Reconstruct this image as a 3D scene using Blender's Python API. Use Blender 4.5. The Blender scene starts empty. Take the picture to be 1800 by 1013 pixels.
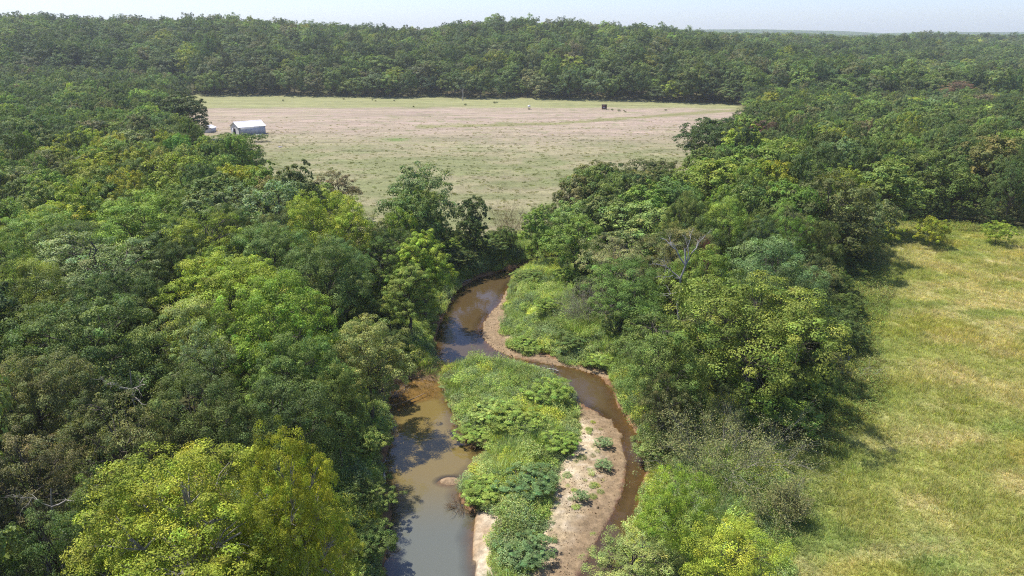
import bpy, math
import numpy as np
from math import radians, sin, cos, pi, atan2
from mathutils import Vector, Matrix

scene = bpy.context.scene

# ------------------------------------------------------------------ camera
CAM_H, FPX, PITCH = 40.0, 1285.0, radians(19.06)      # drone 40 m over the meadow
cam_d = bpy.data.cameras.new('camera')
cam_d.sensor_width = 36.0
cam_d.lens = 36.0 * FPX / 1800.0
cam_d.clip_start, cam_d.clip_end = 1.0, 30000.0
cam = bpy.data.objects.new('camera', cam_d)
scene.collection.objects.link(cam)
cam.location = (0, 0, CAM_H)
cam.rotation_euler = (pi / 2 - PITCH, 0, 0)
scene.camera = cam

# ------------------------------------------------------------------ sky, sun, exposure
SUN_EL, SUN_AZ = radians(63.0), radians(-64.0)        # azimuth from +Y, negative = to the left
world = bpy.data.worlds.new('World')
scene.world = world
world.use_nodes = True
wn, wl = world.node_tree.nodes, world.node_tree.links
wn.clear()
wo = wn.new('ShaderNodeOutputWorld')
wb = wn.new('ShaderNodeBackground')
sky = wn.new('ShaderNodeTexSky')
sky.sky_type = 'NISHITA'
sky.sun_disc = False
sky.sun_elevation = SUN_EL
sky.sun_rotation = SUN_AZ
sky.altitude = 300.0
sky.air_density = 0.85
sky.dust_density = 1.0
sky.ozone_density = 5.0
wb.inputs['Strength'].default_value = 0.148
wt = wn.new('ShaderNodeMix')                            # white balance of the whole sky
wt.data_type = 'RGBA'
wt.blend_type = 'MULTIPLY'
wt.inputs['Factor'].default_value = 1.0
wt.inputs['B'].default_value = (0.99, 0.93, 1.02, 1)
wl.new(sky.outputs['Color'], wt.inputs['A'])
wl.new(wt.outputs['Result'], wb.inputs['Color'])
wl.new(wb.outputs['Background'], wo.inputs['Surface'])

sun_d = bpy.data.lights.new('sun', 'SUN')
sun_d.energy = 4.6
sun_d.angle = radians(0.6)
sun_d.color = (1.0, 0.955, 0.87)
sun = bpy.data.objects.new('sun', sun_d)
scene.collection.objects.link(sun)
sdir = Vector((sin(SUN_AZ) * cos(SUN_EL), cos(SUN_AZ) * cos(SUN_EL), sin(SUN_EL)))   # towards the sun
sun.rotation_euler = sdir.to_track_quat('Z', 'Y').to_euler()
sun.location = sdir * 200

scene.view_settings.view_transform = 'Standard'
scene.view_settings.look = 'None'
scene.view_settings.exposure = 0.55
scene.view_settings.gamma = 1.0
scene.view_settings.use_curve_mapping = False
scene.render.engine = 'CYCLES'
cy = scene.cycles
cy.filter_width = 1.1
cy.use_denoising = False
cy.max_bounces = 6
cy.diffuse_bounces = 3
cy.glossy_bounces = 2
cy.transmission_bounces = 3
cy.transparent_max_bounces = 6
cy.volume_bounces = 1
cy.sample_clamp_indirect = 6.0
cy.caustics_reflective = False
cy.caustics_refractive = False

# ------------------------------------------------------------------ helpers
COL = scene.collection
rng = np.random.default_rng(7)


def ray(px, py):
    u, v = (px - 900.0) / FPX, (506.5 - py) / FPX
    return (u, cos(PITCH) + v * sin(PITCH), -sin(PITCH) + v * cos(PITCH))


def at(px, py, z=0.0):
    """point of height z seen at photo pixel (px, py)"""
    d = ray(px, py)
    t = (z - CAM_H) / d[2]
    return (d[0] * t, d[1] * t)


def project(x, y, z):
    fx, fy = y * cos(PITCH) - (z - CAM_H) * sin(PITCH), y * sin(PITCH) + (z - CAM_H) * cos(PITCH)
    return 900 + FPX * x / fx, 506.5 - FPX * fy / fx, fx


def poly(pts, z=0.0):
    return np.array([at(a, b, z) for a, b in pts])


def _hash(ix, iy, seed):
    h = (ix.astype(np.int64) * 374761393 + iy.astype(np.int64) * 668265263 + seed * 974711) & 0x7fffffff
    h = ((h ^ (h >> 13)) * 1274126177) & 0x7fffffff
    return ((h ^ (h >> 16)) & 0xffff) / 65535.0


def vnoise(x, y, seed=0):
    x, y = np.asarray(x, float), np.asarray(y, float)
    ix, iy = np.floor(x), np.floor(y)
    fx, fy = x - ix, y - iy
    fx, fy = fx * fx * (3 - 2 * fx), fy * fy * (3 - 2 * fy)
    a, b = _hash(ix, iy, seed), _hash(ix + 1, iy, seed)
    c, d = _hash(ix, iy + 1, seed), _hash(ix + 1, iy + 1, seed)
    return (a * (1 - fx) + b * fx) * (1 - fy) + (c * (1 - fx) + d * fx) * fy


def fbm(x, y, seed=0, octv=4):
    s, a, t = 0.0, 0.5, 0.0
    for k in range(octv):
        s = s + a * vnoise(np.asarray(x) * 2 ** k + 17.3 * k, np.asarray(y) * 2 ** k - 9.1 * k, seed + k)
        t += a
        a *= 0.5
    return s / t


def sstep(a, b, x):
    t = np.clip((x - a) / (b - a), 0, 1)
    return t * t * (3 - 2 * t)


def sdpoly(x, y, P):
    """signed distance, negative inside"""
    x, y = np.asarray(x, float), np.asarray(y, float)
    d2 = np.full(x.shape, 1e18)
    inside = np.zeros(x.shape, bool)
    n = len(P)
    for i in range(n):
        ax, ay = P[i]
        bx, by = P[(i + 1) % n]
        ex, ey = bx - ax, by - ay
        L = ex * ex + ey * ey + 1e-12
        t = np.clip(((x - ax) * ex + (y - ay) * ey) / L, 0, 1)
        qx, qy = x - ax - t * ex, y - ay - t * ey
        d2 = np.minimum(d2, qx * qx + qy * qy)
        if ay != by:
            inside ^= ((ay > y) != (by > y)) & (x < ex * (y - ay) / (by - ay) + ax)
    d = np.sqrt(d2)
    return np.where(inside, -d, d)


def mesh_np(name, verts, faces, mats=(), attrs=None, smooth=False):
    """faces: (n,k) int array; attrs: {name: (type, data)} on points"""
    me = bpy.data.meshes.new(name)
    verts = np.asarray(verts, np.float32)
    faces = np.asarray(faces, np.int32)
    n, k = faces.shape
    me.vertices.add(len(verts))
    me.vertices.foreach_set('co', verts.ravel())
    me.loops.add(n * k)
    me.loops.foreach_set('vertex_index', faces.ravel())
    me.polygons.add(n)
    me.polygons.foreach_set('loop_start', np.arange(0, n * k, k, dtype=np.int32))
    if smooth:
        me.polygons.foreach_set('use_smooth', np.ones(n, bool))
    for an, (ty, dat) in (attrs or {}).items():
        a = me.attributes.new(an, ty, 'POINT')
        dat = np.asarray(dat, np.float32)
        if ty == 'FLOAT_COLOR':
            if dat.shape[1] == 3:
                dat = np.concatenate([dat, np.ones((len(dat), 1), np.float32)], 1)
            a.data.foreach_set('color', dat.ravel())
        elif ty == 'FLOAT_VECTOR':
            a.data.foreach_set('vector', dat.ravel())
        else:
            a.data.foreach_set('value', dat.ravel())
    for m in mats:
        me.materials.append(m)
    me.update(calc_edges=True)
    return me


def link(name, me, parent=None, loc=(0, 0, 0), rz=0.0, scale=None):
    o = bpy.data.objects.new(name, me)
    COL.objects.link(o)
    o.parent = parent
    o.location = loc
    o.rotation_euler = (0, 0, rz)
    if scale is not None:
        o.scale = scale
    return o


def tag(o, label=None, cat=None, group=None, kind=None):
    if label: o['label'] = label
    if cat: o['category'] = cat
    if group: o['group'] = group
    if kind: o['kind'] = kind
    return o


def empty(name, loc, rz=0.0, scale=None):
    o = bpy.data.objects.new(name, None)
    o.empty_display_size = 0.5
    COL.objects.link(o)
    o.location = loc
    o.rotation_euler = (0, 0, rz)
    if scale is not None:
        o.scale = scale
    return o


# ------------------------------------------------------------------ materials
def newmat(name):
    m = bpy.data.materials.new(name)
    m.use_nodes = True
    n, l = m.node_tree.nodes, m.node_tree.links
    n.clear()
    out = n.new('ShaderNodeOutputMaterial')
    return m, n, l, out


def math_node(n, l, op, a, b=None):
    k = n.new('ShaderNodeMath')
    k.operation = op
    for i, v in enumerate((a, b)):
        if v is None:
            continue
        if isinstance(v, (int, float)):
            k.inputs[i].default_value = v
        else:
            l.new(v, k.inputs[i])
    return k.outputs[0]


def leaf_material(name, source, transl=0.27, rough=0.6, spec=0.18):
    """leaf: hue from the tree (object colour, or the scatter point), tone per leaf and clump"""
    m, n, l, out = newmat(name)
    if source == 'OBJECT':
        oi = n.new('ShaderNodeObjectInfo')
        base = oi.outputs['Color']
    else:
        at_ = n.new('ShaderNodeAttribute')
        at_.attribute_type = 'INSTANCER'
        at_.attribute_name = 'tint'
        base = at_.outputs['Color']
    tone = n.new('ShaderNodeAttribute')
    tone.attribute_name = 'tone'                       # R brightness, G yellowing
    sep = n.new('ShaderNodeSeparateColor')
    l.new(tone.outputs['Color'], sep.inputs[0])
    mul = n.new('ShaderNodeMix')
    mul.data_type = 'RGBA'
    mul.blend_type = 'MULTIPLY'
    mul.inputs['Factor'].default_value = 1.0
    l.new(base, mul.inputs['A'])
    cc = n.new('ShaderNodeCombineColor')
    r2 = math_node(n, l, 'MULTIPLY', sep.outputs[0], sep.outputs[1])
    l.new(r2, cc.inputs[0])
    l.new(sep.outputs[0], cc.inputs[1])
    l.new(math_node(n, l, 'MULTIPLY', sep.outputs[0], sep.outputs[2]), cc.inputs[2])
    l.new(cc.outputs[0], mul.inputs['B'])
    col = mul.outputs['Result']
    p = n.new('ShaderNodeBsdfPrincipled')
    l.new(col, p.inputs['Base Color'])
    p.inputs['Roughness'].default_value = rough
    p.inputs['Specular IOR Level'].default_value = spec
    tr = n.new('ShaderNodeBsdfTranslucent')
    g = n.new('ShaderNodeMix')
    g.data_type = 'RGBA'
    g.blend_type = 'MULTIPLY'
    g.inputs['Factor'].default_value = 1.0
    l.new(col, g.inputs['A'])
    g.inputs['B'].default_value = (1.25, 1.35, 0.6, 1)
    l.new(g.outputs['Result'], tr.inputs['Color'])
    ms = n.new('ShaderNodeMixShader')
    ms.inputs[0].default_value = transl
    l.new(p.outputs[0], ms.inputs[1])
    l.new(tr.outputs[0], ms.inputs[2])
    l.new(ms.outputs[0], out.inputs['Surface'])
    return m


LEAF = leaf_material('leaf', 'OBJECT')
LEAF_S = leaf_material('leaf_scattered', 'INSTANCER')
GRASS_S = leaf_material('grass_blade', 'INSTANCER', 0.48, 0.65, 0.15)


def noisy(name, c1, c2, scale=4.0, rough=0.8, detail=5.0, bump=0.0, stretch=(1, 1, 1), spec=0.3, metal=0.0):
    m, n, l, out = newmat(name)
    tc = n.new('ShaderNodeTexCoord')
    mp = n.new('ShaderNodeMapping')
    mp.inputs['Scale'].default_value = stretch
    l.new(tc.outputs['Object'], mp.inputs[0])
    t = n.new('ShaderNodeTexNoise')
    t.inputs['Scale'].default_value = scale
    t.inputs['Detail'].default_value = detail
    l.new(mp.outputs[0], t.inputs['Vector'])
    cr = n.new('ShaderNodeValToRGB')
    cr.color_ramp.elements[0].position = 0.32
    cr.color_ramp.elements[1].position = 0.68
    cr.color_ramp.elements[0].color = (*c1, 1)
    cr.color_ramp.elements[1].color = (*c2, 1)
    l.new(t.outputs['Fac'], cr.inputs[0])
    p = n.new('ShaderNodeBsdfPrincipled')
    l.new(cr.outputs[0], p.inputs['Base Color'])
    p.inputs['Roughness'].default_value = rough
    p.inputs['Specular IOR Level'].default_value = spec
    p.inputs['Metallic'].default_value = metal
    if bump:
        b = n.new('ShaderNodeBump')
        b.inputs['Strength'].default_value = bump
        b.inputs['Distance'].default_value = 0.05
        l.new(t.outputs['Fac'], b.inputs['Height'])
        l.new(b.outputs[0], p.inputs['Normal'])
    l.new(p.outputs[0], out.inputs['Surface'])
    return m


BARK = noisy('bark', (0.05, 0.04, 0.03), (0.15, 0.125, 0.1), 3.0, 0.9, bump=0.6, stretch=(3, 3, 0.6))
BARK_PALE = noisy('pale_bark', (0.16, 0.145, 0.12), (0.36, 0.33, 0.28), 2.5, 0.85, bump=0.5, stretch=(3, 3, 0.6))
DEADWOOD = noisy('weathered_deadwood', (0.2, 0.185, 0.17), (0.46, 0.43, 0.4), 3.0, 0.85, bump=0.5, stretch=(3, 3, 0.7))
TWIG = noisy('grey_twig', (0.2, 0.18, 0.145), (0.38, 0.35, 0.3), 1.5, 0.9)
TWIG_BROWN = noisy('brown_twig', (0.16, 0.1, 0.055), (0.38, 0.26, 0.15), 1.5, 0.9)
PAINT_W = noisy('white_sheet_metal', (0.62, 0.63, 0.66), (0.76, 0.76, 0.78), 1.2, 0.5, spec=0.4)
ROOF_W = noisy('white_roof_metal', (0.72, 0.7, 0.72), (0.84, 0.81, 0.82), 0.7, 0.45, spec=0.4)
SHADE_GREY = noisy('shaded_wall_and_door_grey', (0.4, 0.42, 0.47), (0.52, 0.54, 0.58), 0.8, 0.6, stretch=(1, 1, 0.3))  # white siding with its blue-grey shade put into the colour; door grey too
DARKIN = noisy('dark_opening', (0.02, 0.02, 0.02), (0.04, 0.04, 0.035), 2, 0.9)
MAROON = noisy('rusty_maroon_paint', (0.035, 0.012, 0.014), (0.075, 0.02, 0.022), 2.0, 0.7)
GALV = noisy('dull_galvanised', (0.3, 0.27, 0.3), (0.42, 0.38, 0.42), 2.0, 0.6)

# ------------------------------------------------------------------ creek plan (traced at the water level)
WZ = -2.5
W_POOL = poly([(640, 1090), (676, 1010), (672, 950), (688, 905), (681, 870), (670, 835), (674, 800), (686, 770),
               (689, 740), (680, 712), (668, 690), (684, 672), (730, 664), (772, 672), (780, 692), (797, 715),
               (806, 745), (828, 775), (852, 788), (844, 820), (817, 842), (808, 870), (822, 892), (840, 905),
               (832, 950), (838, 1010), (848, 1090)], WZ)
W_RUN = poly([(1040, 446), (990, 452), (940, 462), (890, 474), (840, 489), (805, 508), (789, 540), (773, 570),
              (765, 600), (762, 638), (790, 648), (860, 646), (930, 655), (985, 674), (1005, 700), (1040, 724),
              (1075, 740), (1092, 766), (1100, 805), (1098, 845), (1088, 880), (1066, 920), (1046, 960),
              (1016, 1000), (960, 1090), (1060, 1090), (1084, 1000), (1098, 950), (1120, 900), (1130, 860),
              (1136, 805), (1120, 762), (1100, 735), (1082, 705), (1074, 680), (1057, 662), (1020, 651),
              (960, 639), (900, 629), (868, 615), (846, 592), (848, 570), (868, 545), (885, 520), (897, 500),
              (922, 481), (966, 471), (1010, 464), (1050, 460)], WZ)
BAR_UP = poly([(897, 498), (880, 530), (848, 574), (846, 596), (876, 622), (960, 638), (1050, 661), (1072, 668),
               (1062, 657), (1000, 642), (940, 624), (906, 606), (898, 580), (912, 562), (900, 546), (892, 526)], WZ)
BAR_ISL = poly([(1008, 712), (1020, 760), (1008, 800), (986, 822), (974, 870), (962, 930), (928, 1013), (895, 1090),
                (985, 1090), (1030, 990), (1082, 895), (1099, 805), (1091, 760), (1070, 737), (1030, 722)], WZ)
ISLAND = poly([(768, 660), (790, 642), (860, 632), (930, 648), (990, 670), (1008, 700), (1018, 740), (1016, 780),
               (990, 815), (976, 860), (963, 930), (930, 1005), (896, 1090), (858, 1090), (852, 960), (846, 905),
               (822, 886), (810, 864), (845, 822), (852, 790), (826, 772), (800, 740), (790, 710), (775, 690)], WZ)
SAND_PATCH = poly([(838, 903), (870, 915), (892, 925), (880, 950), (868, 990), (862, 1050), (850, 1090), (838, 1040),
                   (836, 990), (836, 940)], WZ)
SHOAL = poly([(676, 668), (730, 660), (776, 670), (772, 700), (735, 712), (700, 730), (678, 712)], WZ)
MOUND = at(792, 846, WZ)
GRAVEL_LOW = poly([(1075, 745), (1092, 766), (1101, 805), (1099, 850), (1085, 890), (1040, 970), (985, 1090), (940, 1090),
                   (985, 985), (1030, 905), (1058, 850), (1070, 790)], WZ)
CREEK_ALL = [W_POOL, W_RUN, BAR_UP, BAR_ISL, ISLAND]

# woods on the valley floor (ground plan, metres)
L_BANK = [at(a, b) for a, b in ((575, 1090), (580, 930), (590, 840), (596, 770), (600, 720), (630, 660), (715, 610),
                                (745, 560), (762, 520), (800, 478), (850, 455), (905, 445))]
LEFT_WOOD = np.array(L_BANK + [(-2, 150), (-14, 150), (-26, 148), (-38, 142), (-46, 154), (-60, 182), (-76, 210), (-94, 236),
                               (-112, 262), (-132, 292), (-140, 318), (-182, 410), (-224, 522), (-238, 560), (-1400, 560), (-1400, -40), (-30, -40)])
R_PX = [at(a, b) for a, b in ((960, 440), (1015, 462), (1050, 560), (1080, 630), (1100, 680), (1140, 735), (1210, 742),
                              (1400, 752), (1480, 690), (1478, 570), (1515, 480), (1500, 420))]
RIGHT_WOOD = np.array(R_PX + [(78, 166), (112, 154), (300, 140), (900, 90), (2600, 60), (2600, 640), (140, 466),
                              (112, 346), (64, 240), (52, 200), (37, 172), (18, 170), (4, 152)])


def field_edge(x):
    """y of the far edge of the pasture, where the hill woods begin"""
    return np.interp(x, [-1400, -265, -245, -100, 0, 80, 140, 200, 2600], [560, 545, 528, 508, 498, 478, 455, 440, 440])


RIDGE_PX = [-900, -200, 0, 60, 100, 200, 300, 400, 450, 560, 640, 750, 830, 900, 1000, 1100, 1170, 1250, 1400, 1800, 2600]
RIDGE_Y = [30, 26, 34, 28, 27, 33, 40, 38, 36, 45, 49, 56, 44, 39, 41, 50, 57, 67, 75, 80, 80]


def ridge_height(x, y):
    px = 900 + FPX * x / np.maximum(y, 1) * 0.945
    sky_y = np.interp(px, RIDGE_PX, RIDGE_Y)
    el = (64.0 - sky_y) * 0.000696
    return CAM_H - 15.5 + 850.0 * el


def terrain_far(x, y):
    """hills without the creek"""
    x, y = np.asarray(x, float), np.asarray(y, float)
    e = field_edge(x)
    rise = 0.3 * sstep(0, 0.16, (y - e + 2) / (860 - e)) + 0.7 * sstep(0, 1, (y - e + 5) / (860 - e))
    rh = np.minimum(ridge_height(x, y), 48)
    z = rise * np.maximum(rh, 2) * 0.96
    z = z + rise * (fbm(x / 160, y / 160, 5, 3) - 0.5) * 9 * np.clip((y - e) / 120, 0, 1)
    d = np.hypot(x, y)
    # rolling country to the right and beyond
    roll = sstep(280, 900, d) * ((fbm(x / 420 + 3, y / 260, 11, 3) - 0.55) * 40)
    z = np.where(y > 0, z + roll * sstep(-0.1, 0.45, x / np.maximum(y, 1)), z)
    z = z + sstep(1700, 2600, d) * (3 + 14 * (fbm(x / 1500, y / 900, 21, 3) - 0.3))
    az = 900 + FPX * x / np.maximum(y, 1) * 0.945
    far_top = np.interp(az, [-900, 1100, 1160, 1300, 1420, 1480, 1560, 1640, 2000], [56, 66, 74, 74, 66, 52, 60, 56, 54])
    z = z + sstep(4200, 5600, y) * np.maximum(far_top - 12 + 10 * (fbm(x / 900, y / 900, 31, 3) - 0.5) - z, 0)
    # left of the pasture the wooded ground lifts gently
    z = z + sstep(150, 420, -x - 60) * sstep(120, 420, y) * 10 * (1 - rise)
    return z


def creek_sd(x, y):
    d = np.full(np.shape(x), 1e9)
    for P in CREEK_ALL:
        d = np.minimum(d, sdpoly(x, y, P))
    return d


def terrain(x, y, full=False):
    x, y = np.asarray(x, float), np.asarray(y, float)
    z = terrain_far(x, y)
    near = (np.abs(x) < 90) & (y > 10) & (y < 230)
    xs, ys = x[near], y[near]
    zz = z[near] + (fbm(xs / 9, ys / 9, 3, 3) - 0.5) * 0.7 + (fbm(xs / 2.2, ys / 2.2, 4, 2) - 0.5) * 0.22
    wob = (fbm(xs / 2.6, ys / 2.6, 8, 3) - 0.5) * 1.5
    pool, run = sdpoly(xs, ys, W_POOL) + wob * 0.5, sdpoly(xs, ys, W_RUN) + wob * 0.4
    w = np.minimum(pool, run)
    bu, bi = sdpoly(xs, ys, BAR_UP), sdpoly(xs, ys, BAR_ISL)
    isl = sdpoly(xs, ys, ISLAND)
    c = np.minimum(np.minimum(w, isl), np.minimum(bu, bi))
    bankw = np.where(xs < np.interp(ys, [40, 90, 140], [-2, -2, 10]), 3.6, 6.0)
    k = sstep(0, 1, c / bankw + wob * 0.06)
    h = (WZ + 0.25) * (1 - k) + zz * k                                    # banks
    bars = np.minimum(bu, bi)
    bh = WZ + 0.06 + np.clip(w, 0, 4) * 0.13 + (fbm(xs / 1.1, ys / 1.1, 6, 3) - 0.5) * 0.12
    h = np.where(bars < 0, np.minimum(bh, WZ + 0.6), h)
    ih = WZ + 0.3 + np.clip(-isl, 0, 3) * 0.28 + (fbm(xs / 1.6, ys / 1.6, 7, 3) - 0.5) * 0.3
    h = np.where(isl < 0, np.maximum(ih, np.where(bars < 0, bh, -9)), h)
    bed = WZ - 0.1 - np.clip(-w, 0, 3.2) * 0.4 + (fbm(xs / 1.3, ys / 1.3, 9, 3) - 0.5) * 0.1
    glow = sdpoly(xs, ys, GRAVEL_LOW)
    bed = np.where((glow < 0), WZ + 0.03 - np.clip(-run, 0, 2) * 0.09, bed)
    sh = sdpoly(xs, ys, SHOAL)
    shw = 1 - sstep(-0.9, 0.6, sh)
    bed = bed * (1 - shw) + (WZ - 0.07) * shw
    h = np.where(w < 0, np.minimum(h, bed), h)
    md = np.hypot((xs - MOUND[0]) / 1.15, (ys - MOUND[1]) / 0.8)
    h = np.maximum(h, WZ + 0.28 - md ** 2 * 0.35 + (fbm(xs / 0.7, ys / 0.7, 12, 2) - 0.5) * 0.12)
    z[near] = h
    if full:
        return z, near, dict(w=w, pool=pool, run=run, bu=bu, bi=bi, isl=isl, c=c, glow=glow, sh=sh,
                             sp=sdpoly(xs, ys, SAND_PATCH))
    return z


def tz(x, y):
    return float(terrain(np.array([x]), np.array([y]))[0])


# ------------------------------------------------------------------ ground sheet
def axis(lo, hi, f0, f1, fine, mid0, mid1, mid):
    a = list(np.arange(f0, f1 + 1e-6, fine))
    for sgn, lim, m in ((1, hi, mid1), (-1, lo, mid0)):
        v, s, run = (a[-1] if sgn > 0 else a[0]), fine, []
        while sgn * (lim - v) > 0:
            s = min(s * 1.07, mid) if sgn * (m - v) > 0 else s * 1.12
            v += sgn * s
            run.append(v)
        a = a + run if sgn > 0 else run[::-1] + a
    return np.array(a)


GX = axis(-7000, 7000, -32, 44, 0.36, -300, 190, 3.0)
GY = axis(-1500, 7000, 41, 146, 0.36, 30, 620, 2.6)
XX, YY = np.meshgrid(GX, GY)
gx, gy = XX.ravel(), YY.ravel()
gz, near, F = terrain(gx, gy, True)


def lerp3(a, b, t):
    return a + (np.asarray(b) - a) * np.asarray(t)[:, None]


def meadow_tint(x, y):
    """greener and strawier stretches of the right-hand meadow"""
    g = fbm(x / 11, y / 8, 41, 4)
    s = fbm(x / 6 + 5, y / 4.5, 43, 4)
    rightness = sstep(30, 62, x - (y - 50) * 0.22)
    col = np.tile(np.array([0.300, 0.305, 0.094]), (len(x), 1))
    col = lerp3(col, (0.215, 0.262, 0.075), sstep(0.5, 0.68, g) * (1 - 0.4 * rightness))
    col = lerp3(col, (0.46, 0.385, 0.20), sstep(0.46, 0.76, s + 0.12 * rightness) * 0.66)
    col = lerp3(col, (0.34, 0.30, 0.06), sstep(0.55, 0.7, fbm(x / 9, y / 9, 47, 3)) * 0.5)
    # greener strip next to the trees
    edge = sdpoly(x, y, RIGHT_WOOD)
    col = lerp3(col, (0.205, 0.27, 0.072), np.clip(1 - edge / 13, 0, 1) * 0.65)
    return col


def pasture_tint(x, y):
    n1 = fbm(x / 40, y / 22, 51, 4)
    n2 = fbm(x / 14, y / 9, 53, 4)
    n3 = fbm(x / 5, y / 4, 55, 3)
    green = np.array([0.185, 0.19, 0.085])
    olive = np.array([0.25, 0.225, 0.125])
    pink = np.array([0.335, 0.258, 0.2])
    col = lerp3(np.tile(olive, (len(x), 1)), green, sstep(0.38, 0.62, n2))
    yy = y + (n1 - 0.5) * 70 + x * 0.04
    p = 0.92 * sstep(240, 350, yy + (n3 - 0.5) * 50) * (1 - sstep(430, 452, y + (n2 - 0.5) * 26 - x * 0.02))
    col = lerp3(col, pink, np.clip(p * (0.35 + 1.1 * n2), 0, 1))
    # far strip of longer green grass, and one greener swale across the field
    col = lerp3(col, (0.25, 0.25, 0.11), sstep(432, 448, y + (n2 - 0.5) * 20) * 0.85)
    sw = np.abs(y - np.interp(x, [-40, 20, 110, 150], [345, 358, 420, 440]) - (n3 - 0.5) * 12)
    col = lerp3(col, (0.19, 0.19, 0.07), (1 - sstep(3, 9, sw)) * (x > -45) * 0.8)
    col = lerp3(col, (0.17, 0.19, 0.075), sstep(0.6, 0.75, n3) * 0.45)
    st = fbm(x / 26, y / 3.2, 57, 3)                       # mown streaks across the field
    col = col * (1 + (st - 0.5) * 0.55)[:, None]
    col = lerp3(col, (0.16, 0.2, 0.07), np.clip(1 - np.hypot((x + 48) / 9, (y - 300) / 7), 0, 1) * 1.6 * (n3 > 0.4))
    trk = np.abs(y - np.interp(x, [-240, -110, -20, 140], [296, 306, 330, 372]) - (n1 - 0.5) * 14)
    col = lerp3(col, (0.36, 0.3, 0.21), (1 - sstep(0.8, 2.2, np.abs(trk - 1.2))) * 0.35)
    return col


gc = np.tile(np.array([0.07, 0.075, 0.03]), (len(gx), 1))
floor_n = fbm(gx / 6, gy / 6, 61, 4)
gc = lerp3(gc, (0.10, 0.075, 0.045), sstep(0.4, 0.7, floor_n) * 0.7)         # leaf litter under the woods
inw = np.minimum(sdpoly(gx, gy, LEFT_WOOD), sdpoly(gx, gy, RIGHT_WOOD))
pm = (gy > 120) & (gy < field_edge(gx) + 12) & (inw > -12) & (gx < 190) & (gx > -300)
wgt = sstep(-5, 2, inw) * (gy > 120) * (1 - sstep(2, 8, gy - field_edge(gx))) * (gx < 190) * (gx > -300)
idx = np.where(wgt > 0)[0]
gc[idx] = gc[idx] + (pasture_tint(gx[idx], gy[idx]) - gc[idx]) * wgt[idx][:, None]
mw = (gx > 12) & (gy < 170) & (inw > -4) & (gx > np.interp(gy, [0, 60, 110, 160], [12, 22, 34, 60]))
idx = np.where(mw)[0]
gc[idx] = gc[idx] + (meadow_tint(gx[idx], gy[idx]) - gc[idx]) * sstep(-3, 1.5, inw[idx])[:, None]
# creek colours
nx, ny = gx[near], gy[near]
cn = gc[near]
mud = fbm(nx / 2.0, ny / 2.0, 71, 4)
fine = fbm(nx / 0.6, ny / 0.6, 73, 3)
bank = lerp3(np.tile([0.075, 0.1, 0.03], (len(nx), 1)), (0.14, 0.085, 0.05), sstep(0.35, 0.6, mud))
cn = lerp3(cn, 0, np.zeros(len(nx)))
cn = cn + (bank - cn) * (1 - sstep(2.5, 6, F['c']))[:, None]
cn = lerp3(cn, (0.23, 0.125, 0.07), (1 - sstep(0.3, 1.2, F['c'])) * 0.8)       # red-brown cut bank at the waterline
sand = lerp3(np.tile([0.43, 0.345, 0.22], (len(nx), 1)), (0.34, 0.258, 0.155), sstep(0.4, 0.65, mud))
sand = lerp3(sand, (0.52, 0.44, 0.33), sstep(0.5, 0.7, fine) * 0.6)
bars_in = (np.minimum(F['bu'], F['bi']) < 0.15)
cn = np.where(bars_in[:, None], sand, cn)
wet = (1 - sstep(1.6, 4.0, F['w'] * np.where(F['bu'] < 0.2, 0.75, 1.12) + (mud - 0.5) * 2.2)) * bars_in                               # wet gravel next to the water
cn = lerp3(cn, (0.235, 0.165, 0.096), wet * 0.92)
cn = np.where(((F['isl'] < 0) & ~bars_in)[:, None], lerp3(np.tile([0.1, 0.12, 0.04], (len(nx), 1)), (0.3, 0.22, 0.13), sstep(0.5, 0.65, mud)), cn)
bedc = lerp3(np.tile([0.21, 0.125, 0.055], (len(nx), 1)), (0.15, 0.09, 0.045), sstep(0.35, 0.65, mud))
cn = np.where((F['w'] < 0)[:, None], bedc, cn)
cn = np.where(((F['w'] < 0) & (F['glow'] < 0))[:, None], lerp3(np.tile([0.215, 0.135, 0.09], (len(nx), 1)), (0.15, 0.09, 0.06), fine), cn)
shw = 1 - sstep(-0.9, 0.5, F['sh'] + (mud - 0.5) * 1.6)
cn = cn + (lerp3(np.tile([0.35, 0.255, 0.125], (len(nx), 1)), (0.26, 0.18, 0.085), sstep(0.4, 0.7, fine)) - cn) * shw[:, None]
cn = np.where((F['sp'] < 0.1)[:, None], lerp3(np.tile([0.33, 0.24, 0.15], (len(nx), 1)), (0.46, 0.385, 0.28), sstep(0.35, 0.6, mud)), cn)
mdn = np.hypot((nx - MOUND[0]) / 1.3, (ny - MOUND[1]) / 0.9)
cn = np.where((mdn < 1)[:, None], lerp3(np.tile([0.34, 0.25, 0.155], (len(nx), 1)), (0.24, 0.165, 0.1), fine), cn)
gc[near] = cn
# woodland colour of the land beyond where single trees are built
far_d = np.hypot(gx, gy)
gc = lerp3(gc, (0.045, 0.07, 0.03), sstep(1200, 1500, far_d) * 1.0)

nX, nY = len(GX), len(GY)
ii = np.arange(nX * nY).reshape(nY, nX)
gf = np.stack([ii[:-1, :-1], ii[:-1, 1:], ii[1:, 1:], ii[1:, :-1]], -1).reshape(-1, 4)

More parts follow.
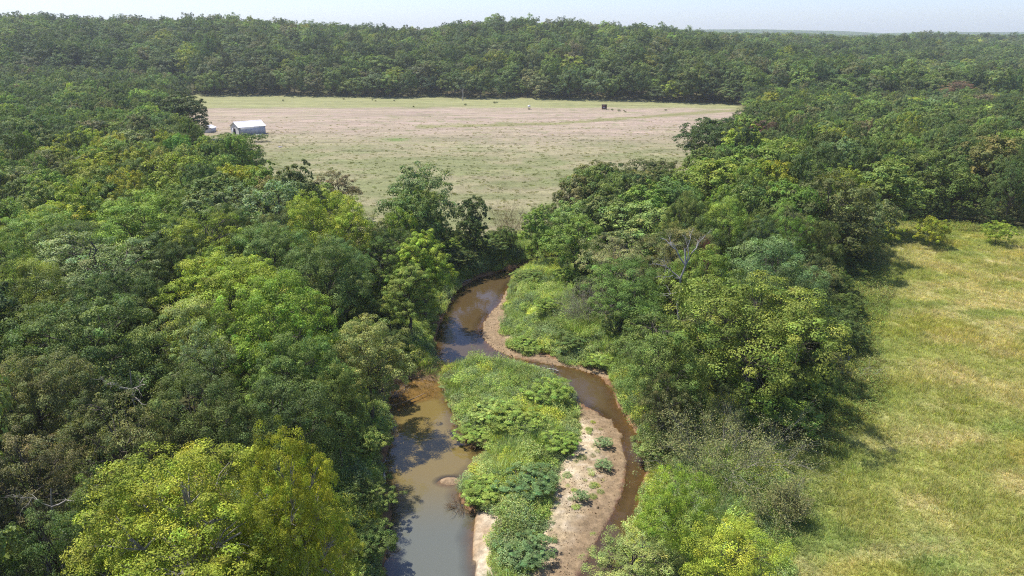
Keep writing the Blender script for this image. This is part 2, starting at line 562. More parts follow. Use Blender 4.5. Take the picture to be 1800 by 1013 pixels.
m, n, l, out = newmat('ground_soil_and_grass')
ga = n.new('ShaderNodeAttribute'); ga.attribute_name = 'gcol'
tc = n.new('ShaderNodeTexCoord')
nz = n.new('ShaderNodeTexNoise'); nz.inputs['Scale'].default_value = 1.7; nz.inputs['Detail'].default_value = 8; nz.inputs['Roughness'].default_value = 0.68
l.new(tc.outputs['Object'], nz.inputs['Vector'])
mp = n.new('ShaderNodeMapping'); mp.inputs['Scale'].default_value = (0.16, 0.3, 0.3)
l.new(tc.outputs['Object'], mp.inputs[0])
nb = n.new('ShaderNodeTexNoise'); nb.inputs['Scale'].default_value = 1.0; nb.inputs['Detail'].default_value = 7; nb.inputs['Roughness'].default_value = 0.7
l.new(mp.outputs[0], nb.inputs['Vector'])
f1 = n.new('ShaderNodeMapRange'); f1.inputs[1].default_value = 0.3; f1.inputs[2].default_value = 0.7; f1.inputs[3].default_value = 0.6; f1.inputs[4].default_value = 1.4
l.new(nz.outputs['Fac'], f1.inputs[0])
f2 = n.new('ShaderNodeMapRange'); f2.inputs[1].default_value = 0.32; f2.inputs[2].default_value = 0.68; f2.inputs[3].default_value = 0.8; f2.inputs[4].default_value = 1.2
l.new(nb.outputs['Fac'], f2.inputs[0])
ff = math_node(n, l, 'MULTIPLY', f1.outputs[0], f2.outputs[0])
vm = n.new('ShaderNodeVectorMath'); vm.operation = 'SCALE'
l.new(ga.outputs['Color'], vm.inputs[0]); l.new(ff, vm.inputs['Scale'])
p = n.new('ShaderNodeBsdfPrincipled')
l.new(vm.outputs[0], p.inputs['Base Color'])
p.inputs['Roughness'].default_value = 0.95
p.inputs['Specular IOR Level'].default_value = 0.15
bp = n.new('ShaderNodeBump'); bp.inputs['Strength'].default_value = 0.8; bp.inputs['Distance'].default_value = 0.25
l.new(nz.outputs['Fac'], bp.inputs['Height']); l.new(bp.outputs[0], p.inputs['Normal'])
l.new(p.outputs[0], out.inputs['Surface'])
GROUND = m
ground = link('ground', mesh_np('ground', np.stack([gx, gy, gz], 1), gf, [GROUND], {'gcol': ('FLOAT_COLOR', gc)}, True))
tag(ground, kind='structure')

# ------------------------------------------------------------------ water sheet
zz = gz.reshape(nY, nX)
ok = np.zeros(nX * nY, bool)
nsd = np.full(nX * nY, 9.0)
nsd[near] = F['w']
lowv = (gz < WZ + 0.12) & (nsd < 1.2)
lw = lowv.reshape(nY, nX)
cell = lw[:-1, :-1] | lw[1:, :-1] | lw[:-1, 1:] | lw[1:, 1:]
wf = gf.reshape(nY - 1, nX - 1, 4)[cell]
used, inv = np.unique(wf, return_inverse=True)
depth = np.clip(WZ - gz[used], 0, 2)
wx, wy = gx[used], gy[used]
silt = sstep(66, 54, wy) * (wx < 2.5)                      # the lower pool carries grey-green silt
runw = 1 - sstep(-0.5, 1.5, sdpoly(wx, wy, W_RUN) - sdpoly(wx, wy, W_POOL))   # the running stream is darker than the still pool
wme = mesh_np('creek_water', np.stack([wx, wy, np.full(len(used), WZ)], 1), inv.reshape(-1, 4), [],
              {'depth': ('FLOAT', depth), 'silt': ('FLOAT', silt), 'run': ('FLOAT', runw)}, True)
m, n, l, out = newmat('creek_water')
da = n.new('ShaderNodeAttribute'); da.attribute_name = 'depth'
sa = n.new('ShaderNodeAttribute'); sa.attribute_name = 'silt'
tb = n.new('ShaderNodeMapRange'); tb.inputs[1].default_value = 0.0; tb.inputs[2].default_value = 0.75; tb.inputs[3].default_value = 0.12; tb.inputs[4].default_value = 0.93
l.new(da.outputs['Fac'], tb.inputs[0])
cm = n.new('ShaderNodeMix'); cm.data_type = 'RGBA'
cm.inputs['A'].default_value = (0.185, 0.136, 0.045, 1)
cm.inputs['B'].default_value = (0.125, 0.132, 0.108, 1)
l.new(sa.outputs['Fac'], cm.inputs['Factor'])
ra = n.new('ShaderNodeAttribute'); ra.attribute_name = 'run'
cm2 = n.new('ShaderNodeMix'); cm2.data_type = 'RGBA'
l.new(cm.outputs['Result'], cm2.inputs['A']); cm2.inputs['B'].default_value = (0.088, 0.06, 0.026, 1)
l.new(ra.outputs['Fac'], cm2.inputs['Factor'])
df = n.new('ShaderNodeBsdfDiffuse'); l.new(cm2.outputs['Result'], df.inputs['Color'])
tp = n.new('ShaderNodeBsdfTransparent'); tp.inputs['Color'].default_value = (0.88, 0.78, 0.6, 1)
mx = n.new('ShaderNodeMixShader')
l.new(tb.outputs[0], mx.inputs[0]); l.new(tp.outputs[0], mx.inputs[1]); l.new(df.outputs[0], mx.inputs[2])
gl = n.new('ShaderNodeBsdfGlossy'); gl.inputs['Roughness'].default_value = 0.02
tcw = n.new('ShaderNodeTexCoord')
nw = n.new('ShaderNodeTexNoise'); nw.inputs['Scale'].default_value = 1.6; nw.inputs['Detail'].default_value = 3
l.new(tcw.outputs['Object'], nw.inputs['Vector'])
bw = n.new('ShaderNodeBump'); bw.inputs['Strength'].default_value = 0.16; bw.inputs['Distance'].default_value = 0.08
l.new(nw.outputs['Fac'], bw.inputs['Height']); l.new(bw.outputs[0], gl.inputs['Normal'])
fr = n.new('ShaderNodeFresnel'); fr.inputs['IOR'].default_value = 1.6
l.new(bw.outputs[0], fr.inputs['Normal'])
m2 = n.new('ShaderNodeMixShader')
l.new(fr.outputs[0], m2.inputs[0]); l.new(mx.outputs[0], m2.inputs[1]); l.new(gl.outputs[0], m2.inputs[2])
l.new(m2.outputs[0], out.inputs['Surface'])
wme.materials.append(m)
water = tag(link('creek_water', wme), kind='structure')


# ------------------------------------------------------------------ plant builders
def frame_from(nrm, r):
    """two unit tangents for each unit normal"""
    a = r.normal(size=nrm.shape)
    t = np.cross(nrm, a)
    t /= np.linalg.norm(t, axis=1, keepdims=True) + 1e-9
    return t, np.cross(nrm, t)


def leaves(r, centers, normals, length, width, tone, droop=0.0):
    """folded diamond leaves: 4 points, 2 triangles each"""
    nL = len(centers)
    t, b = frame_from(normals, r)
    t[:, 2] -= droop
    t /= np.linalg.norm(t, axis=1, keepdims=True)
    L = length * r.uniform(0.6, 1.35, nL)[:, None]
    W = width * r.uniform(0.6, 1.35, nL)[:, None]
    v = np.empty((nL, 4, 3))
    v[:, 0] = centers - t * L * 0.5
    v[:, 1] = centers + b * W * 0.5 + normals * W * 0.18
    v[:, 2] = centers + t * L * 0.5
    v[:, 3] = centers - b * W * 0.5 + normals * W * 0.18
    q = np.arange(nL * 4).reshape(nL, 4)
    f = np.concatenate([q[:, [0, 1, 2]], q[:, [0, 2, 3]]])
    return v.reshape(-1, 3), f, np.repeat(tone, 4, axis=0)


def unit(v):
    return v / (np.linalg.norm(v, axis=-1, keepdims=True) + 1e-9)


def tubes(paths, sides=5):
    """paths: list of (points (k,3), radii (k,)) -> verts, quads"""
    V, Q, off = [], [], 0
    for P, R in paths:
        P, R = np.asarray(P, float), np.asarray(R, float)
        k = len(P)
        T = np.gradient(P, axis=0)
        T = unit(T)
        ref = np.where(np.abs(T[:, 2:3]) > 0.9, np.array([[1.0, 0, 0]]), np.array([[0, 0, 1.0]]))
        A = unit(np.cross(T, ref))
        B = np.cross(T, A)
        ang = np.arange(sides) * 2 * pi / sides
        ring = P[:, None, :] + R[:, None, None] * (A[:, None, :] * np.cos(ang)[None, :, None] + B[:, None, :] * np.sin(ang)[None, :, None])
        V.append(ring.reshape(-1, 3))
        i = np.arange(k - 1)[:, None] * sides + np.arange(sides)[None, :]
        j = np.arange(k - 1)[:, None] * sides + (np.arange(sides)[None, :] + 1) % sides
        Q.append(np.stack([i, j, j + sides, i + sides], -1).reshape(-1, 4) + off)
        off += k * sides
    return np.concatenate(V), np.concatenate(Q)


def limb(r, a, b, r0, r1, k=5, bend=0.12):
    a, b = np.asarray(a, float), np.asarray(b, float)
    t = np.linspace(0, 1, k)[:, None]
    P = a + (b - a) * t
    L = np.linalg.norm(b - a)
    wob = r.normal(size=(k, 3)) * L * bend * 0.35
    wob[0] = wob[-1] = 0
    P = P + wob + np.array([0, 0, 1.0]) * (np.sin(t * pi) * L * bend * 0.5)
    return P, r0 + (r1 - r0) * t[:, 0]


def broad_tree(seed, H, R, base, lobes, clumps, per, leaf, lobe_r=0.42, flat=0.75, yellow=0.0, droop=0.15,
               spread=1.0, sparse=0.0, trunk_r=0.28, top=0.0, forks=True, pointed=0.0, dome=0.0, vary=1.0):
    """returns (crown mesh, trunk mesh). H height, R crown radius, base = lowest foliage height"""
    r = np.random.default_rng(seed)
    ch = (H - base) / 2
    cz = base + ch
    # lobes over an uneven envelope
    ga = pi * (3 - 5 ** 0.5)
    C, RR = [], []
    phase = r.uniform(0, 6.28)
    for i in range(lobes):
        u = (i + 0.5) / lobes
        zc = 1 - 1.72 * u + r.normal() * 0.06
        zc = np.clip(zc, -0.85, 1)
        rad = math.sqrt(max(0.0, 1 - zc * zc))
        rad *= (1 - pointed * max(0.0, zc) ** 1.0 * 0.55)
        a = phase + i * ga + r.normal() * 0.25
        k = r.uniform(0.55, 0.82)
        lr = R * lobe_r * r.uniform(0.7, 1.25)
        C.append((cos(a) * rad * R * k * spread, sin(a) * rad * R * k * spread, cz + zc * ch * r.uniform(0.62, 0.86) - (lr * 0.15)))
        RR.append(lr)
    C.append((r.normal() * R * 0.1, r.normal() * R * 0.1, cz + top))
    RR.append(R * 0.5)
    C, RR = np.array(C), np.array(RR)
    cc, cn_, cr, ct = [], [], [], []
    for i in range(len(C)):
        nC = max(4, int(clumps * (RR[i] / (R * lobe_r)) ** 2))
        d = unit(r.normal(size=(nC * 2, 3)))
        d[:, 2] = np.where(d[:, 2] < -0.35, -d[:, 2], d[:, 2])
        d = unit(d)
        pts = C[i] + d * RR[i] * r.uniform(0.6, 1.22, (len(d), 1)) * np.array([1, 1, flat])
        keep = np.ones(len(pts), bool)
        for j in range(len(C)):
            if j != i:
                dd = np.linalg.norm((pts - C[j]) / np.array([1, 1, flat]), axis=1)
                keep &= dd > RR[j] * 0.72
        keep &= pts[:, 2] > base * 0.55
        pts, d = pts[keep][:nC], d[keep][:nC]
        cc.append(pts)
        cn_.append(d)
        cr.append(RR[i] * r.uniform(0.22, 0.42, len(pts)))
        ct.append(np.full(len(pts), r.normal() * 0.09))
    cc, cn_, cr, ct = map(np.concatenate, (cc, cn_, cr, ct))
    if sparse > 0:
        kp = r.random(len(cc)) > sparse
        cc, cn_, cr, ct = cc[kp], cn_[kp], cr[kp], ct[kp]
    nc = len(cc)
    # leaves on each clump: a loose cap, fuller towards the outside
    d = unit(r.normal(size=(nc, per, 3)))
    d = unit(d + cn_[:, None, :] * 0.45 + np.array([0, 0, 0.35]))
    rad = r.uniform(0.2, 1.0, (nc, per, 1)) ** 0.45
    pos = cc[:, None, :] + d * rad * cr[:, None, None] * np.array([1.05, 1.05, 0.8])
    dn = unit((cc - np.array([0, 0, cz - ch * 0.3])) / np.array([R, R, ch]))[:, None, :]
    nr = unit(d * (1.25 - 0.7 * dome) + dn * dome + np.array([0, 0, 0.4 - 0.2 * dome]) + r.normal(size=(nc, per, 3)) * (0.33 - 0.1 * dome))
    tb_ = np.exp((r.normal(size=nc) * 0.2 + ct * 1.3) * vary)[:, None] * np.exp(r.normal(size=(nc, per)) * 0.22 * vary)
    yl = 1.0 + np.clip(r.normal(size=nc) * 0.08 + ct * 0.35 + yellow * np.clip((cc[:, 2] - cz) / ch, 0, 1), -0.25, 0.8)[:, None] + r.normal(size=(nc, per)) * 0.05
    bl = np.clip(1.0 + r.normal(size=(nc, per)) * 0.12, 0.5, 1.5)
    tone = np.stack([tb_, np.clip(yl, 0.6, 1.9), bl], -1).reshape(-1, 3)
    v, f, tn = leaves(r, pos.reshape(-1, 3), nr.reshape(-1, 3), leaf, leaf * 0.62, tone, droop)
    crown = mesh_np('crown', v, f, [LEAF], {'tone': ('FLOAT_COLOR', tn)})
    # trunk and limbs
    paths = []
    fork = base + (H - base) * 0.22
    tp_, tr_ = limb(r, (0, 0, -0.6), (r.normal() * 0.3, r.normal() * 0.3, fork), trunk_r * 1.25, trunk_r * 0.72, 6, 0.06)
    paths.append((tp_, tr_))
    topP, tR = limb(r, tp_[-1], (r.normal() * 0.4, r.normal() * 0.4, H * 0.86), trunk_r * 0.7, trunk_r * 0.1, 6, 0.07)
    paths.append((topP, tR))
    if forks:
        for i in range(len(C) - 1):
            s = tp_[-1] if C[i][2] < fork + 2 else topP[min(3, max(0, int((C[i][2] - fork) / (H - fork + 1e-6) * 3)))]
            lp, lr = limb(r, s, C[i], trunk_r * 0.36, trunk_r * 0.14, 5, 0.15)
            paths.append((lp, lr))
            own = np.argsort(((cc - C[i]) ** 2).sum(1))[:14]
            for q in own[:: 3 if per > 40 else 5]:
                paths.append(limb(r, lp[-2], cc[q], trunk_r * 0.12, trunk_r * 0.04, 4, 0.12))
    tv, tq = tubes(paths, 5)
    trunk = mesh_np('trunk', tv, tq, [BARK], None, True)
    return crown, trunk


def weed_mesh(seed, R, H, nst, leaf, mat):
    """low leafy mound of stems and leaves"""
    r = np.random.default_rng(seed)
    a = r.uniform(0, 2 * pi, nst)
    q = R * np.sqrt(r.random(nst))
    hh = H * (1 - 0.6 * (q / R) ** 2) * r.uniform(0.55, 1.1, nst)
    k = 9
    t = r.uniform(0.25, 1.0, (nst, k))
    lean = unit(np.stack([np.cos(a), np.sin(a), np.zeros(nst)], -1))
    root = lean * q[:, None]
    pos = root[:, None, :] + lean[:, None, :] * (t * t * 0.25 * H)[..., None] + np.array([0, 0, 1.0]) * (t * hh[:, None])[..., None]
    pos = pos + r.normal(size=pos.shape) * leaf * 0.6
    nr = unit(np.array([0, 0, 0.9]) + lean[:, None, :] * 0.35 + r.normal(size=pos.shape) * 0.45)
    tb_ = np.exp(r.normal(size=(nst, 1)) * 0.2 + r.normal(size=(nst, k)) * 0.2)
    yl = 1 + r.normal(size=(nst, 1)) * 0.12 + r.normal(size=(nst, k)) * 0.05
    tone = np.stack([tb_, np.clip(yl, 0.6, 1.6), np.clip(1 + r.normal(size=(nst, k)) * 0.12, 0.5, 1.5)], -1)
    v, f, tn = leaves(r, pos.reshape(-1, 3), nr.reshape(-1, 3), leaf, leaf * 0.55, tone.reshape(-1, 3), 0.25)
    return mesh_np('weeds', v, f, [mat], {'tone': ('FLOAT_COLOR', tn)})


def grass_mesh(seed, R, H, nb, width, mat):
    r = np.random.default_rng(seed)
    a, q = r.uniform(0, 2 * pi, nb), R * np.sqrt(r.random(nb))
    base = np.stack([np.cos(a) * q, np.sin(a) * q, np.full(nb, -0.05)], -1)
    la = a + r.normal(size=nb) * 0.9
    hh = H * r.uniform(0.5, 1.15, nb)
    lean = np.stack([np.cos(la), np.sin(la), np.zeros(nb)], -1) * (hh * r.uniform(0.15, 0.8, nb))[:, None]
    side = np.stack([-np.sin(la), np.cos(la), np.zeros(nb)], -1) * width * 0.5
    mid = base + lean * 0.35 + np.array([0, 0, 0.62]) * hh[:, None]
    tip = base + lean + np.array([0, 0, 0.9]) * hh[:, None]
    v = np.stack([base - side, base + side, mid + side * 0.8, tip, mid - side * 0.8], 1).reshape(-1, 3)
    b = np.arange(nb)[:, None] * 5
    f = np.concatenate([b + [0, 1, 2], b + [0, 2, 4], b + [4, 2, 3]])
    tb_ = np.exp(r.normal(size=nb) * 0.25)
    tone = np.stack([tb_, np.clip(1 + r.normal(size=nb) * 0.12, 0.6, 1.5), np.clip(1 + r.normal(size=nb) * 0.15, 0.5, 1.6)], -1)
    return mesh_np('grass', v, f, [mat], {'tone': ('FLOAT_COLOR', np.repeat(tone, 5, 0))})


def twig_paths(r, start, direction, L, rad, depth, out_, kids=4, ang=0.7, up=0.1):
    d = unit(np.asarray(direction, float))
    end = np.asarray(start) + d * L
    P, R = limb(r, start, end, rad, rad * 0.45, 4, 0.14)
    out_.append((P, R))
    if depth <= 0:
        return
    for k in range(kids):
        t = r.uniform(0.35, 1.0)
        s = P[min(3, int(t * 3.99))]
        nd = unit(d + r.normal(size=3) * ang + np.array([0, 0, up]))
        twig_paths(r, s, nd, L * r.uniform(0.5, 0.8), rad * 0.5, depth - 1, out_, kids, ang, up)


# ------------------------------------------------------------------ plant stock
def T(**k):
    return broad_tree(**k)


NEAR_STOCK = {
    'round':  [T(seed=101, H=15, R=6.6, base=2.6, lobes=17, clumps=16, per=125, leaf=0.205, dome=0.15, vary=1.0),
               T(seed=102, H=15, R=6.4, base=2.2, lobes=22, clumps=14, per=125, leaf=0.205, dome=0.15, vary=1.0, lobe_r=0.35),
               T(seed=103, H=15, R=6.4, base=2.4, lobes=14, clumps=18, per=125, leaf=0.205, dome=0.15, vary=1.0, lobe_r=0.46, flat=0.85)],
    'broad':  [T(seed=111, H=14, R=8.0, base=2.0, lobes=28, clumps=15, per=125, leaf=0.205, dome=0.15, vary=1.0, lobe_r=0.31, flat=0.62, droop=0.35),
               T(seed=112, H=14, R=7.6, base=2.4, lobes=24, clumps=15, per=125, leaf=0.205, dome=0.15, vary=1.0, lobe_r=0.30, flat=1.0, droop=0.2)],
    'tall':   [T(seed=121, H=18, R=5.6, base=3.0, lobes=22, clumps=14, per=125, leaf=0.205, dome=0.15, vary=1.0, lobe_r=0.38, pointed=0.35),
               T(seed=122, H=17, R=6.0, base=4.0, lobes=16, clumps=15, per=125, leaf=0.205, dome=0.15, vary=1.0, lobe_r=0.36, sparse=0.12)],
    'airy':   [T(seed=131, H=15, R=6.0, base=2.5, lobes=22, clumps=15, per=84, leaf=0.175, dome=0.15, vary=1.0, lobe_r=0.33, sparse=0.25, flat=0.6, trunk_r=0.32),
               T(seed=132, H=15, R=6.0, base=3.0, lobes=18, clumps=16, per=84, leaf=0.175, dome=0.15, vary=1.0, lobe_r=0.36, sparse=0.3, flat=0.7, trunk_r=0.32)],
    'cotton': [T(seed=141, H=17, R=6.6, base=3.5, lobes=30, clumps=24, per=155, leaf=0.14, lobe_r=0.27, flat=1.35, yellow=0.07, dome=0.2, droop=0.4, trunk_r=0.4, sparse=0.08),
               T(seed=142, H=17, R=6.2, base=3.0, lobes=24, clumps=24, per=150, leaf=0.14, lobe_r=0.29, flat=1.4, yellow=0.07, dome=0.2, droop=0.4, trunk_r=0.4, sparse=0.08, pointed=0.3)],
    'spire':  [T(seed=151, H=14, R=4.0, base=1.5, lobes=24, clumps=14, per=120, leaf=0.165, dome=0.3, lobe_r=0.36, pointed=0.75, flat=0.9)],
    'shrub':  [T(seed=161, H=4.2, R=2.3, base=0.4, lobes=14, clumps=15, per=90, leaf=0.115, dome=0.3, lobe_r=0.38, trunk_r=0.07),
               T(seed=162, H=4.0, R=2.6, base=0.3, lobes=16, clumps=13, per=90, leaf=0.115, dome=0.3, lobe_r=0.35, trunk_r=0.06)],
}
for c_, t_ in NEAR_STOCK['cotton']:
    t_.materials[0] = BARK_PALE
MID_STOCK = {
    'round': [T(seed=201, H=15, R=6.4, base=1.0, lobes=14, clumps=14, per=52, leaf=0.42, dome=0.35, vary=0.75),
              T(seed=202, H=15, R=6.4, base=0.8, lobes=19, clumps=13, per=50, leaf=0.40, dome=0.35, vary=0.75, lobe_r=0.35),
              T(seed=203, H=15, R=6.4, base=0.8, lobes=12, clumps=16, per=52, leaf=0.42, dome=0.35, vary=0.75, lobe_r=0.46, flat=0.9)],
    'broad': [T(seed=211, H=13.5, R=7.4, base=0.8, lobes=20, clumps=14, per=50, leaf=0.42, dome=0.35, vary=0.75, lobe_r=0.33, flat=0.65)],
    'tall':  [T(seed=221, H=17.5, R=5.6, base=1.0, lobes=17, clumps=13, per=52, leaf=0.42, dome=0.35, vary=0.75, lobe_r=0.38, pointed=0.35)],
    'airy':  [T(seed=231, H=15, R=6.0, base=1.0, lobes=17, clumps=13, per=40, leaf=0.36, dome=0.35, vary=0.75, lobe_r=0.34, sparse=0.22)],
}
FAR_STOCK = [T(seed=300 + i, H=h_, R=q_, base=0.3, lobes=10 + i, clumps=9, per=48, leaf=0.58, lobe_r=l_, forks=False, dome=0.85, vary=0.35)
             for i, (h_, q_, l_) in enumerate(((15, 6.2, 0.5), (14, 6.8, 0.46), (17, 5.8, 0.48), (13, 7.0, 0.44), (15, 6.6, 0.55)))]


def scatter(name, pts, rot, scl, idx, tint, stock, label=None, cat=None):
    """one object: stock meshes repeated over points by geometry nodes"""
    coll = bpy.data.collections.new(name + '_stock')
    for i, me in enumerate(stock):
        o = bpy.data.objects.new('%s_%02d' % (name, i), me)
        coll.objects.link(o)
    me = bpy.data.meshes.new(name)
    nP = len(pts)
    me.vertices.add(nP)
    me.vertices.foreach_set('co', np.asarray(pts, np.float32).ravel())
    for an, ty, dat, key in (('rot', 'FLOAT_VECTOR', rot, 'vector'), ('scl', 'FLOAT_VECTOR', scl, 'vector'),
                             ('pick', 'INT', idx, 'value')):
        a = me.attributes.new(an, ty, 'POINT')
        a.data.foreach_set(key, np.asarray(dat, np.int32 if ty == 'INT' else np.float32).ravel())
    a = me.attributes.new('tint', 'FLOAT_COLOR', 'POINT')
    a.data.foreach_set('color', np.concatenate([tint, np.ones((nP, 1))], 1).astype(np.float32).ravel())
    ob = link(name, me)
    tag(ob, label, cat, None, 'stuff')
    ng = bpy.data.node_groups.new(name, 'GeometryNodeTree')
    ng.interface.new_socket('Geometry', in_out='INPUT', socket_type='NodeSocketGeometry')
    ng.interface.new_socket('Geometry', in_out='OUTPUT', socket_type='NodeSocketGeometry')
    N, L = ng.nodes, ng.links
    gi, go = N.new('NodeGroupInput'), N.new('NodeGroupOutput')
    ci = N.new('GeometryNodeCollectionInfo')
    ci.inputs['Collection'].default_value = coll
    ci.inputs['Separate Children'].default_value = True
    ci.inputs['Reset Children'].default_value = True
    iop = N.new('GeometryNodeInstanceOnPoints')
    iop.inputs['Pick Instance'].default_value = True

    def named(nm, ty):
        q = N.new('GeometryNodeInputNamedAttribute')
        q.data_type = ty
        q.inputs['Name'].default_value = nm
        return q.outputs['Attribute']
    L.new(gi.outputs[0], iop.inputs['Points'])
    L.new(ci.outputs[0], iop.inputs['Instance'])
    L.new(named('pick', 'INT'), iop.inputs['Instance Index'])
    e2r = N.new('FunctionNodeEulerToRotation')
    L.new(named('rot', 'FLOAT_VECTOR'), e2r.inputs[0])
    L.new(e2r.outputs[0], iop.inputs['Rotation'])
    L.new(named('scl', 'FLOAT_VECTOR'), iop.inputs['Scale'])
    L.new(iop.outputs[0], go.inputs[0])
    md = ob.modifiers.new('scatter', 'NODES')
    md.node_group = ng
    return ob


# ------------------------------------------------------------------ foliage colours
PAL = {
    'dark':   (0.086, 0.124, 0.036), 'deep':  (0.112, 0.160, 0.042), 'mid':   (0.160, 0.218, 0.050),
    'fresh':  (0.208, 0.286, 0.052), 'light': (0.262, 0.332, 0.084), 'lime':  (0.300, 0.348, 0.044),
    'gold':   (0.310, 0.340, 0.036), 'olive': (0.186, 0.204, 0.068), 'brownish': (0.200, 0.182, 0.080),
    'grey':   (0.225, 0.264, 0.100), 'blue':  (0.172, 0.236, 0.078), 'pale':  (0.285, 0.332, 0.142),
    'rust':   (0.260, 0.090, 0.055), 'tan':   (0.300, 0.255, 0.140),
}
EXACT = {
    'dark': 'dark green', 'deep': 'deep green', 'mid': 'mid green', 'fresh': 'fresh green', 'light': 'light green',
    'lime': 'lime green', 'gold': 'golden green', 'olive': 'olive', 'brownish': 'brownish', 'grey': 'grey-green',
    'blue': 'bluish green', 'pale': 'pale silvery green', 'rust': 'rust red', 'tan': 'tan'}
TREES = []          # (x, y, radius) of every placed tree, for spacing


def jitter(c, r, k=0.1):
    c = np.array(c) * math.exp(r.normal() * k)
    c = c * np.exp(r.normal(size=3) * np.array([0.07, 0.03, 0.08]))
    return (*[float(q) for q in c], 1.0)


def place_tree(name, stock, x, y, H, R, colour, label, cat, group=None, rz=None, z=None):
    r = np.random.default_rng(int(abs(x * 131 + y * 717)) % 99991)
    crown, trunk, H0, R0 = stock
    z = tz(x, y) if z is None else z
    e = empty(name, (x, y, z), r.uniform(0, 6.28) if rz is None else rz, (R / R0, R / R0, H / H0))
    tag(e, label, cat, group)
    t = link('trunk', trunk, e)
    c = link('crown', crown, e)
    c.color = jitter(PAL[colour], r, 0.06) if isinstance(colour, str) else colour
    TREES.append((x, y, R))
    return e


STOCK = {}
for lod, S in (('near', NEAR_STOCK), ('mid', MID_STOCK)):
    for kind, lst in S.items():
        o_ = []
        for c_, t_ in lst:
            n_ = len(c_.vertices)
            co = np.empty(n_ * 3, np.float32)
            c_.vertices.foreach_get('co', co)
            co = co.reshape(-1, 3)
            o_.append((c_, t_, float(np.percentile(co[:, 2], 99.7)), float(np.percentile(np.hypot(co[:, 0], co[:, 1]), 97))))
        STOCK[lod, kind] = o_


def pick_stock(kind, dist, seed):
    lod = 'near' if dist < 118 or ('mid', kind) not in STOCK else 'mid'
    lst = STOCK[lod, kind]
    return lst[seed % len(lst)]


def hand_tree(px, py, wpx, H, kind, colour, label, name='broadleaf_tree', cat='tree', zbase=0.0, group=None):
    """top of the crown at photo pixel (px,py), crown wpx wide, H metres tall: distance follows from the height"""
    x, y = at(px, py, zbase + H * 0.97)
    dist = project(x, y, zbase + H * 0.7)[2]
    R = wpx * 0.5 * dist / FPX
    y += R * 0.12
    for _ in range(60):                                    # stand on the bank, not in the water
        if dist > 150 or float(creek_sd(np.array([x]), np.array([y]))[0]) > 1.6:
            break
        x += -0.25 if px < 900 else 0.25
    return place_tree(name, pick_stock(kind, dist, int(px + py)), x, y, H, R, colour, label, cat, group)


